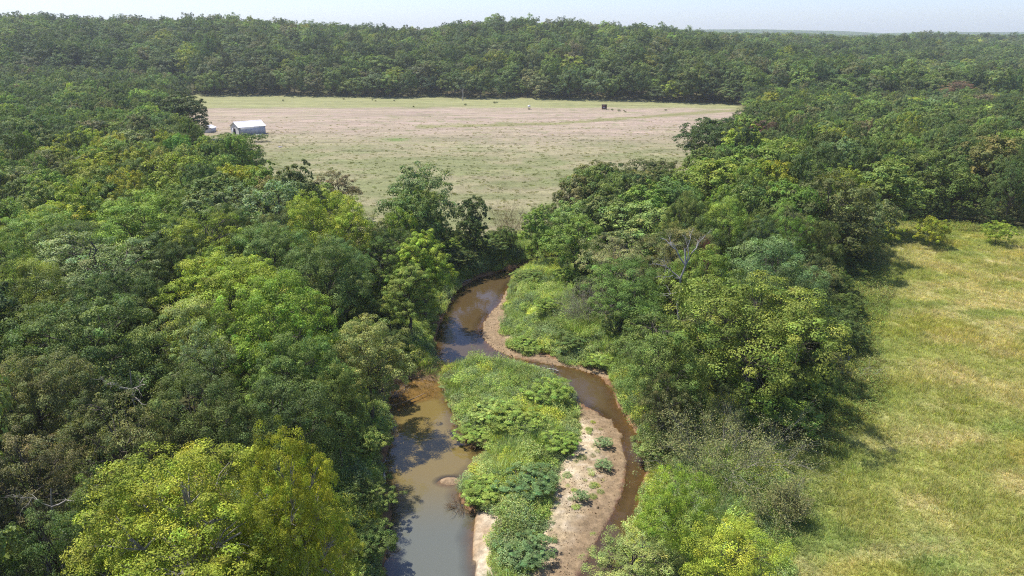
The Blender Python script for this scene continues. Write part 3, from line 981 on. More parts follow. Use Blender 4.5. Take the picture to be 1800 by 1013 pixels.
HAND = [
    # left wood, front to back
    (300, 822, 420, 17, 'cotton', (0.292, 0.345, 0.040, 1), 'large golden-green tree in the lower left corner of the view', 'cottonwood_tree'),
    (496, 772, 190, 18.5, 'cotton', (0.300, 0.335, 0.034, 1), 'yellowest narrow tree top beside the large golden-green tree', 'cottonwood_tree'),
    (572, 895, 120, 9, 'cotton', 'lime', 'yellow-green tree at the bottom edge by the grey pool', 'cottonwood_tree'),
    (640, 552, 175, 12.5, 'round', 'light', 'light green tree leaning over the left bank opposite the leafy island'),
    (712, 548, 95, 9.5, 'spire', 'fresh', 'narrow fresh green tree overhanging the brown water on the left bank'),
    (745, 402, 105, 14, 'spire', 'lime', 'slender lime green tree standing alone above the creek bend'),
    (716, 470, 110, 11, 'spire', 'fresh', 'bushy green tree below the slender lime green one'),
    (700, 372, 70, 13, 'airy', 'lime', 'small yellowish treetop in front of the big round dark tree'),
    (735, 290, 150, 17, 'round', 'blue', 'big round bluish green tree at the near edge of the pasture'),
    (832, 347, 74, 12, 'tall', 'dark', 'dark upright tree right of the big round tree at the pasture edge'),
    (572, 347, 160, 17.5, 'broad', 'lime', 'flat-topped lime green tree above the bare grey branches'),
    (480, 328, 150, 17, 'airy', 'pale', 'pale feathery tree left of the flat-topped lime green one'),
    (590, 305, 90, 11, 'airy', 'brownish', 'thin brownish tree at the pasture edge with half its leaves gone'),
    (650, 385, 120, 12, 'airy', 'grey', 'grey-green half bare tree between the lime green treetops'),
    (385, 462, 240, 15, 'broad', 'lime', 'wide lime green tree with many knobbly tops in the left wood'),
    (150, 422, 250, 15.5, 'airy', 'grey', 'broad grey-green tree with visible limbs in the left wood'),
    (130, 548, 290, 15, 'broad', 'olive', 'broad dull olive tree in the left wood'),
    (30, 468, 150, 15, 'round', 'fresh', 'fresh green tree at the left edge of the view'),
    (350, 585, 130, 13, 'airy', 'pale', 'pale silvery tree in the middle of the left wood'),
    (500, 602, 190, 13.5, 'round', 'mid', 'rounded mid green tree behind the pale silvery one'),
    (585, 655, 120, 11, 'round', 'mid', 'mid green tree beside the light green bank tree'),
    (335, 672, 230, 14, 'round', 'deep', 'deep green tree just behind the large golden-green tree'),
    (490, 680, 200, 13, 'round', 'deep', 'deep green tree near the bank above the yellowest treetop'),
    (185, 690, 220, 14, 'airy', 'olive', 'sparse olive tree left of the deep green ones'),
    (45, 640, 220, 14, 'broad', (0.180, 0.194, 0.068, 1), 'dull brownish olive tree at the left edge of the view'),
    (20, 770, 200, 13, 'airy', (0.190, 0.178, 0.075, 1), 'half bare brownish tree in the lower left shadows'),
    (60, 900, 190, 13, 'airy', 'deep', 'deep green tree at the very lower left corner'),
    (235, 345, 200, 16.5, 'round', 'fresh', 'large fresh green tree in the upper part of the left wood'),
    (70, 372, 160, 16, 'round', 'light', 'light green tree by the left edge above the grey-green one'),
    (300, 278, 150, 16, 'round', 'lime', 'yellow-green tree in the upper left wood below the barn'),
    (400, 240, 110, 14, 'round', 'mid', 'mid green tree standing in front of the white barn'),
    (218, 232, 110, 15, 'round', 'blue', 'bluish green round tree in the far left wood'),
    (312, 166, 100, 19, 'tall', 'dark', 'tall dark tree left of the small white shed'),
    # right band of trees, front to back
    (1195, 832, 150, 9, 'round', 'lime', 'bright yellow-green tree at the lower right of the creek', 'walnut_tree'),
    (1300, 935, 190, 7, 'round', 'lime', 'yellow-green tree at the bottom edge right of the creek', 'walnut_tree'),
    (1115, 925, 210, 5.5, 'airy', 'light', 'feathery light green tree at the bottom edge over the gravel bank', 'willow_tree'),
    (1335, 508, 315, 15.5, 'broad', (0.196, 0.246, 0.044, 1), 'huge spreading tree at the edge of the right meadow', 'walnut_tree'),
    (1150, 572, 165, 12, 'round', 'mid', 'mid green tree between the creek and the huge spreading tree'),
    (1112, 640, 100, 9, 'airy', 'olive', 'olive vine-hung tree leaning over the right channel'),
    (1370, 430, 190, 14.5, 'round', 'blue', 'bluish green tree behind the huge spreading tree'),
    (1250, 440, 140, 14, 'round', 'fresh', 'fresh green tree right of the bare grey snag'),
    (1440, 455, 90, 10, 'airy', 'olive', 'yellow-tinged tree at the meadow edge beside the bluish one'),
    (1455, 308, 200, 18, 'round', (0.125, 0.142, 0.040, 1), 'tall bronze-topped tree at the far corner of the right meadow'),
    (1350, 262, 170, 18, 'round', 'fresh', 'great fresh green tree in the middle of the right trees'),
    (1255, 285, 150, 16, 'round', 'fresh', 'fresh green tree left of the great one near the pasture'),
    (1312, 224, 110, 17, 'tall', 'lime', 'yellow-topped tree rising behind the great fresh green tree'),
    (1250, 212, 110, 15, 'round', 'dark', 'dark tree at the right corner of the pasture'),
    (1272, 222, 110, 15, 'round', 'dark', 'second dark tree right behind the pasture-corner one'),
    (1150, 284, 110, 12, 'round', (0.110, 0.128, 0.034, 1), 'right one of two dark olive trees along the pasture edge'),
    (1060, 288, 120, 12, 'round', (0.128, 0.146, 0.036, 1), 'left one of two dark olive trees along the pasture edge'),
    (1010, 336, 120, 13, 'round', 'light', 'light green leafy tree by the pasture at the creek bend'),
    (1012, 385, 120, 11, 'round', 'fresh', 'fresh green leafy tree right above the creek bend'),
    (945, 365, 62, 11, 'tall', 'fresh', 'slim green tree right of the brown bare saplings'),
    (1130, 362, 160, 13, 'airy', 'light', 'feathery light green tree left of the bare grey snag'),
    (1085, 412, 150, 12, 'airy', 'grey', 'grey-green feathery tree behind the gravel bank'),
    (1190, 322, 130, 14, 'round', 'mid', 'mid green tree below the two dark olive trees'),
    (1100, 465, 170, 11.5, 'round', 'mid', 'mid green tree above the brown brush on the right bank'),
    (1380, 345, 130, 14, 'round', 'mid', 'mid green tree in front of the great fresh green tree'),
    (1240, 425, 55, 12, 'airy', 'rust', 'small rust red leafed tree behind the bare grey snag'),
    (1345, 215, 60, 15, 'airy', (0.19, 0.115, 0.085, 1), 'small pinkish brown tree in the right wood near the pasture'),
    (1400, 325, 120, 16, 'round', 'fresh', 'fresh green tree left of the tall bronze-topped tree'),
    (1570, 285, 130, 16, 'tall', 'mid', 'mid green tree at the wood edge behind the right meadow'),
    (1490, 250, 110, 16, 'round', 'olive', 'olive tree in the right wood with yellowish top'),
    (1660, 265, 130, 16, 'round', 'mid', 'leafy mid green tree above the meadow shrubs'),
    (1760, 245, 130, 17, 'round', 'olive', 'olive gold-tinged tree at the right edge of the view'),
    (1640, 190, 150, 16, 'broad', 'mid', 'broad mid green tree in the far right wood'),
    (1690, 140, 70, 15, 'airy', (0.22, 0.14, 0.08, 1), 'brown-leafed tree in the far right wood'),
]
for h in HAND:
    px_, py_, w_, H_, k_, c_, lab = h[:7]
    hand_tree(px_, py_, w_, H_, k_, c_, lab, h[7] if len(h) > 7 else 'broadleaf_tree')

# shrubs that stand out singly: base pixel, width, height
SHRUBS = [
    (1560, 434, 54, 4.6, 'lime', 'round lime green shrub at the far end of the right meadow', 0),
    (1640, 438, 66, 6.2, 'lime', 'largest lime green shrub at the far end of the right meadow', 0),
    (1762, 434, 62, 4.6, 'lime', 'rightmost lime green shrub at the far end of the right meadow', 0),
    (960, 572, 52, 4.2, 'fresh', 'round fresh green shrub behind the gravel bank on the right', -1.6),
    (996, 512, 50, 4.0, 'fresh', 'fresh green shrub at the creek bend, right bank', -1.2),
    (925, 516, 62, 3.0, 'mid', 'low green shrub beside the water at the upper bend', -1.8),
    (1005, 618, 70, 2.4, 'deep', 'deep green bush at the edge of the upper gravel bank', -1.5),
    (935, 612, 70, 1.9, 'fresh', 'leafy green bush on the upper gravel bank', -1.7),
    (1060, 640, 60, 2.2, 'fresh', 'leafy bush over the right channel above the bank', -1.2),
    (965, 712, 95, 3.4, 'fresh', 'tall bush at the right tip of the leafy island', -1.3),
    (905, 760, 110, 2.7, (0.25,0.33,0.06,1), 'lime green bush in the middle of the leafy island', -1.2),
    (985, 792, 80, 2.5, 'fresh', 'dense green bush beside the sand bar on the island', -1.4),
    (830, 772, 70, 2.0, 'fresh', 'bush overhanging the pool from the island', -1.6),
    (865, 745, 90, 2.2, 'light', 'light green bush left of the lime green island bush', -1.4),
    (925, 870, 120, 2.2, (0.16,0.25,0.085,1), 'largest green bush on the lower island', -1.2),
    (850, 880, 90, 2.0, 'fresh', 'green bush at the pool side of the lower island', -1.5),
    (925, 985, 110, 2.0, (0.165,0.25,0.09,1), 'green bush at the bottom edge on the island', -1.3),
    (1022, 885, 30, 1.6, (0.26,0.35,0.15,1), 'lone weed clump on the pale sand bar', -2.1),
    (1062, 790, 34, 1.5, (0.26,0.35,0.15,1), 'upper of two weed clumps on the gravel bar', -2.2),
    (1062, 830, 34, 1.4, (0.26,0.35,0.15,1), 'lower of two weed clumps on the gravel bar', -2.2),
    (640, 800, 90, 3.0, 'light', 'light green leafy bush on the left bank of the pool', -0.5),
    (655, 900, 100, 2.8, 'mid', 'mid green bush on the left bank below the driftwood', -0.8),
    (640, 985, 110, 3.0, 'deep', 'deep green bush on the left bank at the bottom edge', -0.5),
    (870, 455, 70, 2.6, 'mid', 'green bush on the far bank at the creek bend', -0.8),
    (800, 480, 80, 3.0, 'deep', 'deep green bush below the dark upright tree', -0.8),
    (1380, 770, 150, 3.2, 'fresh', 'green bush in the shadow of the huge spreading tree', 0),
    (1205, 760, 110, 3.0, 'fresh', 'fresh green bush right of the channel below the mid green tree', -0.5),
    (1160, 800, 90, 2.4, 'light', 'light green bush right of the gravel bar', -0.8),
    (455, 250, 30, 3.0, 'blue', 'bluish shrub beside the right corner of the white barn', 0),
]
for px_, py_, w_, H_, c_, lab, zb in SHRUBS:
    x, y = at(px_, py_, zb)
    dist = project(x, y, zb)[2]
    R = w_ * 0.5 * dist / FPX
    if zb < -1 and isinstance(c_, str):
        c_ = (*[float(v_) * 1.3 for v_ in PAL[c_]], 1.0)
    st = STOCK['near', 'shrub'][int(px_) % 2] if px_ < 1500 else STOCK['near', 'shrub'][1]
    place_tree('shrub', st, x, y + R * 0.5, H_ * (0.62 if zb < -1 else 1.0), R, c_, lab, 'shrub')

# ------------------------------------------------------------------ the rest of the woods
def poisson(x0, x1, y0, y1, sp, seed):
    r = np.random.default_rng(seed)
    a = np.arange(x0, x1, sp)
    b = np.arange(y0, y1, sp * 0.9)
    X, Y = np.meshgrid(a, b)
    X = X + (np.arange(len(b)) % 2)[:, None] * sp * 0.5
    X = X + r.uniform(-0.36, 0.36, X.shape) * sp
    Y = Y + r.uniform(-0.36, 0.36, Y.shape) * sp
    return X.ravel(), Y.ravel()


def in_view(x, y, z, mx=140, my=160):
    px, py, d = project(x, y, z)
    return (d > 5) & (px > -mx) & (px < 1800 + mx) & (py < 1013 + my)


def _inside_px(P, step):
    P = np.array(P, float)
    X, Y = np.meshgrid(np.arange(P[:, 0].min(), P[:, 0].max(), step), np.arange(P[:, 1].min(), P[:, 1].max(), step))
    k = sdpoly(X.ravel(), Y.ravel(), P) < 0
    return X.ravel()[k], Y.ravel()[k]


def _ground_of(px, py, z):
    u, v = (px - 900.0) / FPX, (506.5 - py) / FPX
    t = (z - CAM_H) / (-sin(PITCH) + v * cos(PITCH))
    return t                                               # depth along the view axis


OPEN_PX = [([(345, 172), (1265, 188), (1255, 212), (1205, 250), (1195, 276), (1100, 272), (1030, 286), (960, 345), (900, 335), (840, 335),
             (800, 310), (740, 280), (668, 335), (655, 392), (640, 392), (622, 335), (560, 288), (480, 283), (470, 250), (466, 240), (360, 238), (366, 215)], 9, 0.0),
           ([(1530, 480), (1800, 455), (1800, 1013), (1480, 1013), (1450, 900), (1560, 790), (1535, 640), (1505, 560)], 14, 0.0),
           ([(680, 1000), (690, 905), (676, 830), (690, 740), (672, 690), (770, 668), (860, 640), (770, 630), (775, 570), (800, 510), (890, 474), (955, 466),
             (930, 500), (960, 560), (1000, 610), (1066, 662), (1080, 705), (1120, 740), (1136, 800), (1130, 870), (1090, 950), (1000, 1013)], 9, WZ)]
OPX, OPY, OPD = [], [], []
for P_, st_, z_ in OPEN_PX:
    a_, b_ = _inside_px(P_, st_)
    OPX.append(a_); OPY.append(b_); OPD.append(_ground_of(a_, b_, z_))
OPX, OPY, OPD = map(np.concatenate, (OPX, OPY, OPD))


def hides_open(x, y, z, H, R):
    """would a crown standing here cover ground that the photograph shows open?"""
    cx, cy, cd = project(x, y, z + H * 0.55)
    rw = R * 0.86 / cd * FPX
    rh = (H * 0.46) / cd * FPX
    res = np.zeros(len(x), bool)
    for i in range(len(x)):
        q = ((OPX - cx[i]) / rw[i]) ** 2 + ((OPY - cy[i]) / rh[i]) ** 2 < 1
        res[i] = (q & (OPD > cd[i] - R[i])).sum() > 1
    return res


bx, by = poisson(-900, 1500, 15, 640, 7.6, 5)
dl, dr = sdpoly(bx, by, LEFT_WOOD), sdpoly(bx, by, RIGHT_WOOD)
cs = creek_sd(bx, by)
ok = ((dl < -1.2) | (dr < -1.2)) & (cs > np.where((bx < 0) & (by < 92), 9.0, 3.0)) & (by < field_edge(bx) + 10)
ok &= in_view(bx, by, np.full(len(bx), 8.0))
bx, by, dl = bx[ok], by[ok], dl[ok]
TA = np.array(TREES)
dd = np.sqrt((bx[:, None] - TA[None, :, 0]) ** 2 + (by[:, None] - TA[None, :, 1]) ** 2)
ok = (dd > TA[None, :, 2] * 0.78 + 1.6).all(1)
bx, by, dl = bx[ok], by[ok], dl[ok]
order = np.argsort(np.hypot(bx, by))
bx, by, dl = bx[order], by[order], dl[order]
frng = np.random.default_rng(77)
nb_ = len(bx)
bH = frng.normal(14.2, 1.9, nb_).clip(9.5, 18.5)
bR = (frng.normal(5.3, 0.9, nb_)).clip(3.6, 7.4)
hid = hides_open(bx, by, np.zeros(nb_), bH, bR)
bx, by, dl, bH, bR = bx[~hid], by[~hid], dl[~hid], bH[~hid], bR[~hid]
nb_ = len(bx)
edge_d = np.minimum(np.abs(dl), np.abs(sdpoly(bx, by, RIGHT_WOOD)))
bH = bH * np.where(edge_d < 6, 0.86, 1.0) * np.where((by > 240) & (bx > 100), 0.86, 1.0)
WL = ['dark', 'deep', 'mid', 'fresh', 'light', 'lime', 'olive', 'grey', 'blue']
PL = [0.04, 0.12, 0.24, 0.23, 0.10, 0.10, 0.08, 0.07, 0.02]
WR = ['dark', 'deep', 'mid', 'fresh', 'olive', 'lime', 'blue', 'grey']
PR = [0.12, 0.23, 0.29, 0.15, 0.10, 0.05, 0.04, 0.02]
bz = terrain(bx, by)
vx, vy, vd = project(bx, by, bz + bH * 0.9)
visible = (vx > -30) & (vx < 1830) & (vy > 20) & (vy < 1040)
N_IND = 300 - len(HAND)
cnt = 0
rest = []
# landmarks that a reader can find first; each crowded tree is described from the nearest one
MARKS = [(330, 800, 'large golden-green tree'), (640, 560, 'light green bank tree'), (745, 410, 'slender lime green tree'),
         (735, 300, 'big round bluish tree'), (572, 350, 'flat-topped lime tree'), (385, 470, 'knobbly lime green tree'),
         (150, 430, 'broad grey-green tree'), (130, 560, 'broad dull olive tree'), (350, 595, 'pale silvery tree'),
         (480, 330, 'pale feathery tree'), (235, 350, 'large fresh left-wood tree'), (432, 225, 'white barn'), (372, 226, 'white shed'),
         (1335, 520, 'huge spreading tree'), (1210, 430, 'bare grey snag'), (1455, 315, 'bronze-topped tree'), (1350, 265, 'great fresh green tree'),
         (1235, 220, 'dark pasture-corner tree'), (1105, 286, 'two dark olive trees'), (1640, 415, 'largest meadow shrub'), (1690, 145, 'brown-leafed far tree'),
         (1345, 215, 'small pinkish brown tree'), (1760, 250, 'gold-tinged right-edge tree'), (1085, 415, 'grey-green feathery tree'), (20, 780, 'half bare brownish tree')]
MX, MY = np.array([q[0] for q in MARKS]), np.array([q[1] for q in MARKS])
ORD = ['', 'second ', 'third ', 'fourth ', 'fifth ', 'sixth ', 'seventh ', 'eighth ', 'ninth ', 'tenth ']
seen = {}
for i in range(nb_):
    left = dl[i] < 0
    colour = frng.choice(WL, p=PL) if left else frng.choice(WR, p=PR)
    kind = frng.choice(['round', 'broad', 'tall', 'airy'], p=[0.5, 0.2, 0.16, 0.14])
    if visible[i] and cnt < N_IND:
        dist = vd[i]
        q = int(np.argmin((MX - vx[i]) ** 2 + ((MY - vy[i]) * 1.6) ** 2))
        dx_, dy_ = vx[i] - MX[q], (vy[i] - MY[q]) * 1.6
        way = []
        if abs(dy_) > 0.45 * abs(dx_):
            way.append('behind' if dy_ < 0 else 'in front of')
        if abs(dx_) > 0.45 * abs(dy_):
            way.append('left of' if dx_ < 0 else 'right of')
        way = ' and '.join(way).replace('front of and', 'front and')
        look = '%s %s tree' % ({'round': 'rounded', 'broad': 'spreading', 'tall': 'tall narrow', 'airy': 'thin-leaved'}[kind], EXACT[colour])
        key = (look, way, q)
        k = seen[key] = seen.get(key, -1) + 1
        lab = '%s %s the %s' % (look, way, MARKS[q][2])
        if k:
            lab = '%s%s %s the %s' % (ORD[min(k, 9)], look.replace('thin-leaved', 'airy'), way, MARKS[q][2])
        place_tree('broadleaf_tree', pick_stock(kind, dist, i), bx[i], by[i], bH[i], bR[i], str(colour), lab, 'tree',
                   'trees crowded in the wood ' + ('left of the creek' if left else 'right of the creek'), z=bz[i])
        cnt += 1
    else:
        rest.append(i)
rest = np.array(rest, int)

# far woods: hill behind the pasture, rolling country, and what is left of the valley woods
hx1, hy1 = poisson(-760, 420, 440, 960, 10.8, 9)
e_ = field_edge(hx1)
k1 = (hy1 > e_ + 3) & (sdpoly(hx1, hy1, RIGHT_WOOD) > 0) & (sdpoly(hx1, hy1, LEFT_WOOD) > 0) & in_view(hx1, hy1, np.full(len(hx1), 40.0))
hx2, hy2 = poisson(150, 1500, 400, 1500, 11.5, 10)
k2 = (hy2 > field_edge(hx2) + 2) & in_view(hx2, hy2, np.full(len(hx2), 20.0)) & (hx2 > 300) & (sdpoly(hx2, hy2, RIGHT_WOOD) > 0)
k1 &= hx1 <= 300
# beyond 640 m on the right of RIGHT_WOOD nothing is double planted
fx = np.concatenate([bx[rest], hx1[k1], hx2[k2]])
fy = np.concatenate([by[rest], hy1[k1], hy2[k2]])
fH = np.concatenate([bH[rest], frng.normal(15.5, 3.6, k1.sum()).clip(9, 25), frng.normal(15, 2.8, k2.sum()).clip(9, 22)])
fR = np.concatenate([bR[rest], frng.normal(8.5, 1.6, k1.sum()).clip(5, 12), frng.normal(8.2, 1.5, k2.sum()).clip(5, 12)])
fz = terrain(fx, fy)
nF = len(fx)
fdist = np.hypot(fx, fy)
palF = np.array([PAL[c] for c in ('dark', 'deep', 'mid', 'fresh', 'olive', 'blue', 'brownish', 'lime')])
fc = palF[frng.choice(8, nF, p=[0.12, 0.23, 0.30, 0.15, 0.10, 0.06, 0.01, 0.03])]
fc = fc * np.exp(frng.normal(size=(nF, 1)) * 0.16 + (fbm(fx / 90, fy / 70, 95, 3)[:, None] - 0.5) * 0.9) * np.exp(frng.normal(size=(nF, 3)) * 0.04) * np.array([0.94, 0.93, 1.08])  # last factor puts bluish distance haze into the far tree tint
# stock: detailed crowns up to 330 m, plain ones beyond; crowns get the scatter leaf material and a trunk
def stock_mesh(pair):
    c_, t_ = pair
    c2 = c_.copy()
    c2.materials[0] = LEAF_S
    o1 = bpy.data.objects.new('a', c2)
    import bmesh
    bm = bmesh.new()
    bm.from_mesh(c2)
    nf = len(bm.faces)
    bm.from_mesh(t_)
    bm.faces.ensure_lookup_table()
    for f in bm.faces[nf:]:
        f.material_index = 1
    me = bpy.data.meshes.new('tree')
    bm.to_mesh(me)
    bm.free()
    me.materials.append(LEAF_S)
    me.materials.append(BARK)
    bpy.data.objects.remove(o1)
    return me


mid_pairs = [STOCK['mid', k][j] for k, j in (('round', 0), ('round', 1), ('round', 2), ('broad', 0), ('tall', 0), ('airy', 0))]
far_stock = []
for c_, t_ in FAR_STOCK:
    co = np.empty(len(c_.vertices) * 3, np.float32)
    c_.vertices.foreach_get('co', co)
    co = co.reshape(-1, 3)
    far_stock.append((c_, t_, float(np.percentile(co[:, 2], 99.5)), float(np.percentile(np.hypot(co[:, 0], co[:, 1]), 97))))
allp = mid_pairs + far_stock
meshes = [stock_mesh(p_[:2]) for p_ in allp]
hR = np.array([[p_[2], p_[3]] for p_ in allp])
pick = np.where(fdist < 480, frng.integers(0, 6, nF), 6 + frng.integers(0, 5, nF))
scl = np.stack([fR / hR[pick, 1], fR / hR[pick, 1], fH / hR[pick, 0]], 1)
rot = np.stack([np.zeros(nF), np.zeros(nF), frng.uniform(0, 6.28, nF)], 1)
scatter('far_woodland', np.stack([fx, fy, fz], 1), rot, scl, pick, fc, meshes,
        'dense green woods covering the hill and country behind the pasture', 'woodland')

# beyond that, treetops in patches
def patch_mesh(seed, R, nt):
    r = np.random.default_rng(seed)
    V, Fc, Tn, off = [], [], [], 0
    for i in range(nt):
        a, q = r.uniform(0, 6.28), R * math.sqrt(r.random())
        c = np.array([cos(a) * q, sin(a) * q, r.uniform(6, 9)])
        nl = 60
        d = unit(r.normal(size=(nl, 3)))
        d[:, 2] = np.abs(d[:, 2])
        pos = c + d * np.array([6, 6, 6.5]) * r.uniform(0.8, 1.1, (nl, 1)) * r.uniform(0.8, 1.2)
        tone = np.stack([np.full(nl, math.exp(r.normal() * 0.2)) * np.exp(r.normal(size=nl) * 0.15), np.full(nl, 1 + r.normal() * 0.1), np.ones(nl)], -1)
        v, f, t = leaves(r, pos, unit(d + r.normal(size=d.shape) * 0.3), 4.2, 3.4, tone)
        V.append(v); Fc.append(f + off); Tn.append(t); off += len(v)
    return mesh_np('treetops', np.concatenate(V), np.concatenate(Fc), [LEAF_S], {'tone': ('FLOAT_COLOR', np.concatenate(Tn))})


qx, qy = poisson(-200, 5200, 900, 6000, 34, 12)
kq = in_view(qx, qy, np.full(len(qx), 20.0), 60) & (np.hypot(qx, qy) > 1150) & ((qx > 300) | (qy > 1000))
kq &= (qx / qy > -0.02) & ~((qx < 1500) & (qy < 1500) & (qx > 300))
qx, qy = qx[kq], qy[kq]
nQ = len(qx)
qc = palF[frng.choice(4, nQ, p=[0.3, 0.4, 0.25, 0.05])] * np.exp(frng.normal(size=(nQ, 1)) * 0.15)
scatter('distant_forest', np.stack([qx, qy, terrain(qx, qy) - 1], 1), np.stack([np.zeros(nQ), np.zeros(nQ), frng.uniform(0, 6.28, nQ)], 1),
        np.ones((nQ, 3)), frng.integers(0, 3, nQ), qc, [patch_mesh(400 + i, 21, 22) for i in range(3)],
        'hazy blue-green forest stretching to the horizon on the right', 'forest')

# ------------------------------------------------------------------ undergrowth and grass
weed_stock = [weed_mesh(500, 0.9, 0.8, 170, 0.115, LEAF_S), weed_mesh(501, 1.0, 0.6, 180, 0.10, LEAF_S),
              weed_mesh(502, 0.6, 1.5, 110, 0.11, LEAF_S), grass_mesh(503, 0.7, 0.95, 130, 0.03, LEAF_S), grass_mesh(504, 0.6, 0.7, 110, 0.03, LEAF_S)]
# vegetated ground by the creek
ux, uy = poisson(-34, 48, 40, 152, 0.78, 15)
c_ = creek_sd(ux, uy)
isl_ = sdpoly(ux, uy, ISLAND)
bars_ = np.minimum(sdpoly(ux, uy, BAR_UP), sdpoly(ux, uy, BAR_ISL))
sp_ = sdpoly(ux, uy, SAND_PATCH)
wv = np.minimum(sdpoly(ux, uy, W_POOL), sdpoly(ux, uy, W_RUN))
un = fbm(ux / 3, uy / 3, 81, 3)
keep = ((isl_ < -0.15) & (un > 0.2) & (bars_ > 0.2) & (sp_ > 0.1) & (wv > 0.25)) | ((c_ > 0.5) & (c_ < 13) & (un > 0.24) & (bars_ > 0.4) & (wv > 0.5))
sd_up, sd_is = sdpoly(ux, uy, BAR_UP), sdpoly(ux, uy, BAR_ISL)
keep |= (un > 0.3) & (((sd_up < 0.5) & (sd_up > -1.2) & (wv > 1.7)))
sandy = (sd_is < -0.4) & (wv > 1.8) & (frng.random(len(ux)) < 0.2) & ~keep
keep |= sandy
rmead = (ux > np.interp(uy, [40, 60, 110, 160], [22, 26, 40, 60]))
keep &= ~rmead
keep &= in_view(ux, uy, np.zeros(len(ux)), 20, 60)
ux, uy, isl_, c_, sandy = ux[keep], uy[keep], isl_[keep], c_[keep], sandy[keep]
nU = len(ux)
uz = terrain(ux, uy)
big = fbm(ux / 5, uy / 5, 83, 3)
palU = np.array([PAL[c] for c in ('fresh', 'light', 'blue', 'mid', 'lime')])
ci_ = np.clip((big * 7 - 1 + frng.normal(size=nU) * 0.7).astype(int), 0, 4)
uc = palU[np.array([3, 2, 0, 1, 4])[ci_]] * np.exp(frng.normal(size=(nU, 1)) * 0.16) * np.array([1.45, 1.36, 1.7])
us = frng.uniform(0.7, 1.35, nU) * np.where(sandy, 0.4, 1.0)
uhz = us * np.where((isl_ < 0), np.clip(0.45 + (-isl_) * 0.25, 0.45, 1.1), frng.uniform(0.7, 1.3, nU))
scatter('bank_undergrowth', np.stack([ux, uy, uz - 0.05], 1), np.stack([frng.normal(size=nU) * 0.1, frng.normal(size=nU) * 0.1, frng.uniform(0, 6.28, nU)], 1),
        np.stack([us, us, uhz], 1), np.where((fbm(ux / 4, uy / 4, 85, 3) > 0.52) & (frng.random(nU) < 0.75), frng.integers(3, 5, nU), frng.choice(3, nU, p=[0.45, 0.4, 0.15])), uc, weed_stock,
        'leafy weeds and low growth covering the island and creek banks', 'undergrowth')

# stones lying on the bars
def stone_mesh(seed):
    import bmesh
    r = np.random.default_rng(seed)
    bm = bmesh.new()
    for q in unit(r.normal(size=(14, 3))):
        bm.verts.new(q * np.array([1.2, 0.9, 0.55]) * 0.5)
    bmesh.ops.convex_hull(bm, input=bm.verts)
    me = bpy.data.meshes.new('pebble')
    bm.to_mesh(me)
    bm.free()
    me.attributes.new('tone', 'FLOAT_COLOR', 'POINT').data.foreach_set('color', np.ones(len(me.vertices) * 4, np.float32))
    me.materials.append(GRASS_S)
    return me


px_s, py_s = frng.uniform(-8, 24, 60000), frng.uniform(40, 125, 60000)
kk = np.minimum(sdpoly(px_s, py_s, BAR_ISL), np.minimum(sdpoly(px_s, py_s, BAR_UP), sdpoly(px_s, py_s, GRAVEL_LOW))) < 0.3
kk &= frng.random(60000) < 0.12 + 0.5 * (fbm(px_s / 2, py_s / 2, 87, 3) > 0.5)
px_s, py_s = px_s[kk], py_s[kk]
nP_ = len(px_s)
sz_ = frng.uniform(0.04, 0.10, nP_) * np.exp(np.abs(frng.normal(size=nP_)) * 0.45)
scatter('bar_gravel', np.stack([px_s, py_s, terrain(px_s, py_s)], 1), frng.uniform(0, 6.28, (nP_, 3)), np.stack([sz_] * 3, 1), frng.integers(0, 3, nP_),
        np.array([0.33, 0.24, 0.165]) * np.exp(frng.normal(size=(nP_, 1)) * 0.25) * np.exp(frng.normal(size=(nP_, 3)) * 0.05),
        [stone_mesh(530 + i) for i in range(3)], 'loose brown and pale stones strewn over the sand and gravel bars', 'gravel')

# bushes that fill the skirts of the woods
sx, sy = poisson(-200, 230, 40, 330, 4.6, 18)
dw_ = np.minimum(np.abs(sdpoly(sx, sy, LEFT_WOOD)), np.abs(sdpoly(sx, sy, RIGHT_WOOD)))
ins = np.minimum(sdpoly(sx, sy, LEFT_WOOD), sdpoly(sx, sy, RIGHT_WOOD))
keep = (ins < 0.5) & (creek_sd(sx, sy) > 2.2) & in_view(sx, sy, np.zeros(len(sx)), 40) & ((dw_ < 9) | (frng.random(len(sx)) < 0.45))
sx, sy = sx[keep], sy[keep]
hid = hides_open(sx, sy, np.zeros(len(sx)), np.full(len(sx), 4.2), np.full(len(sx), 2.4))
sx, sy = sx[~hid], sy[~hid]
nS = len(sx)
shm = []
for c_, t_, h_, r_ in STOCK['near', 'shrub']:
    shm.append(stock_mesh((c_, t_)))
palS = np.array([PAL[c] for c in ('dark', 'deep', 'mid', 'fresh', 'olive')])
sc_ = palS[frng.choice(5, nS, p=[0.2, 0.28, 0.27, 0.15, 0.10])] * np.exp(frng.normal(size=(nS, 1)) * 0.12)
ss = frng.uniform(0.6, 1.25, nS)
scatter('wood_understorey', np.stack([sx, sy, terrain(sx, sy) - 0.1], 1), np.stack([np.zeros(nS), np.zeros(nS), frng.uniform(0, 6.28, nS)], 1),
        np.stack([ss, ss, ss * frng.uniform(0.7, 1.3, nS)], 1), frng.integers(0, 2, nS), sc_, shm,
        'dark bushy undergrowth beneath and along the edges of the woods', 'undergrowth')

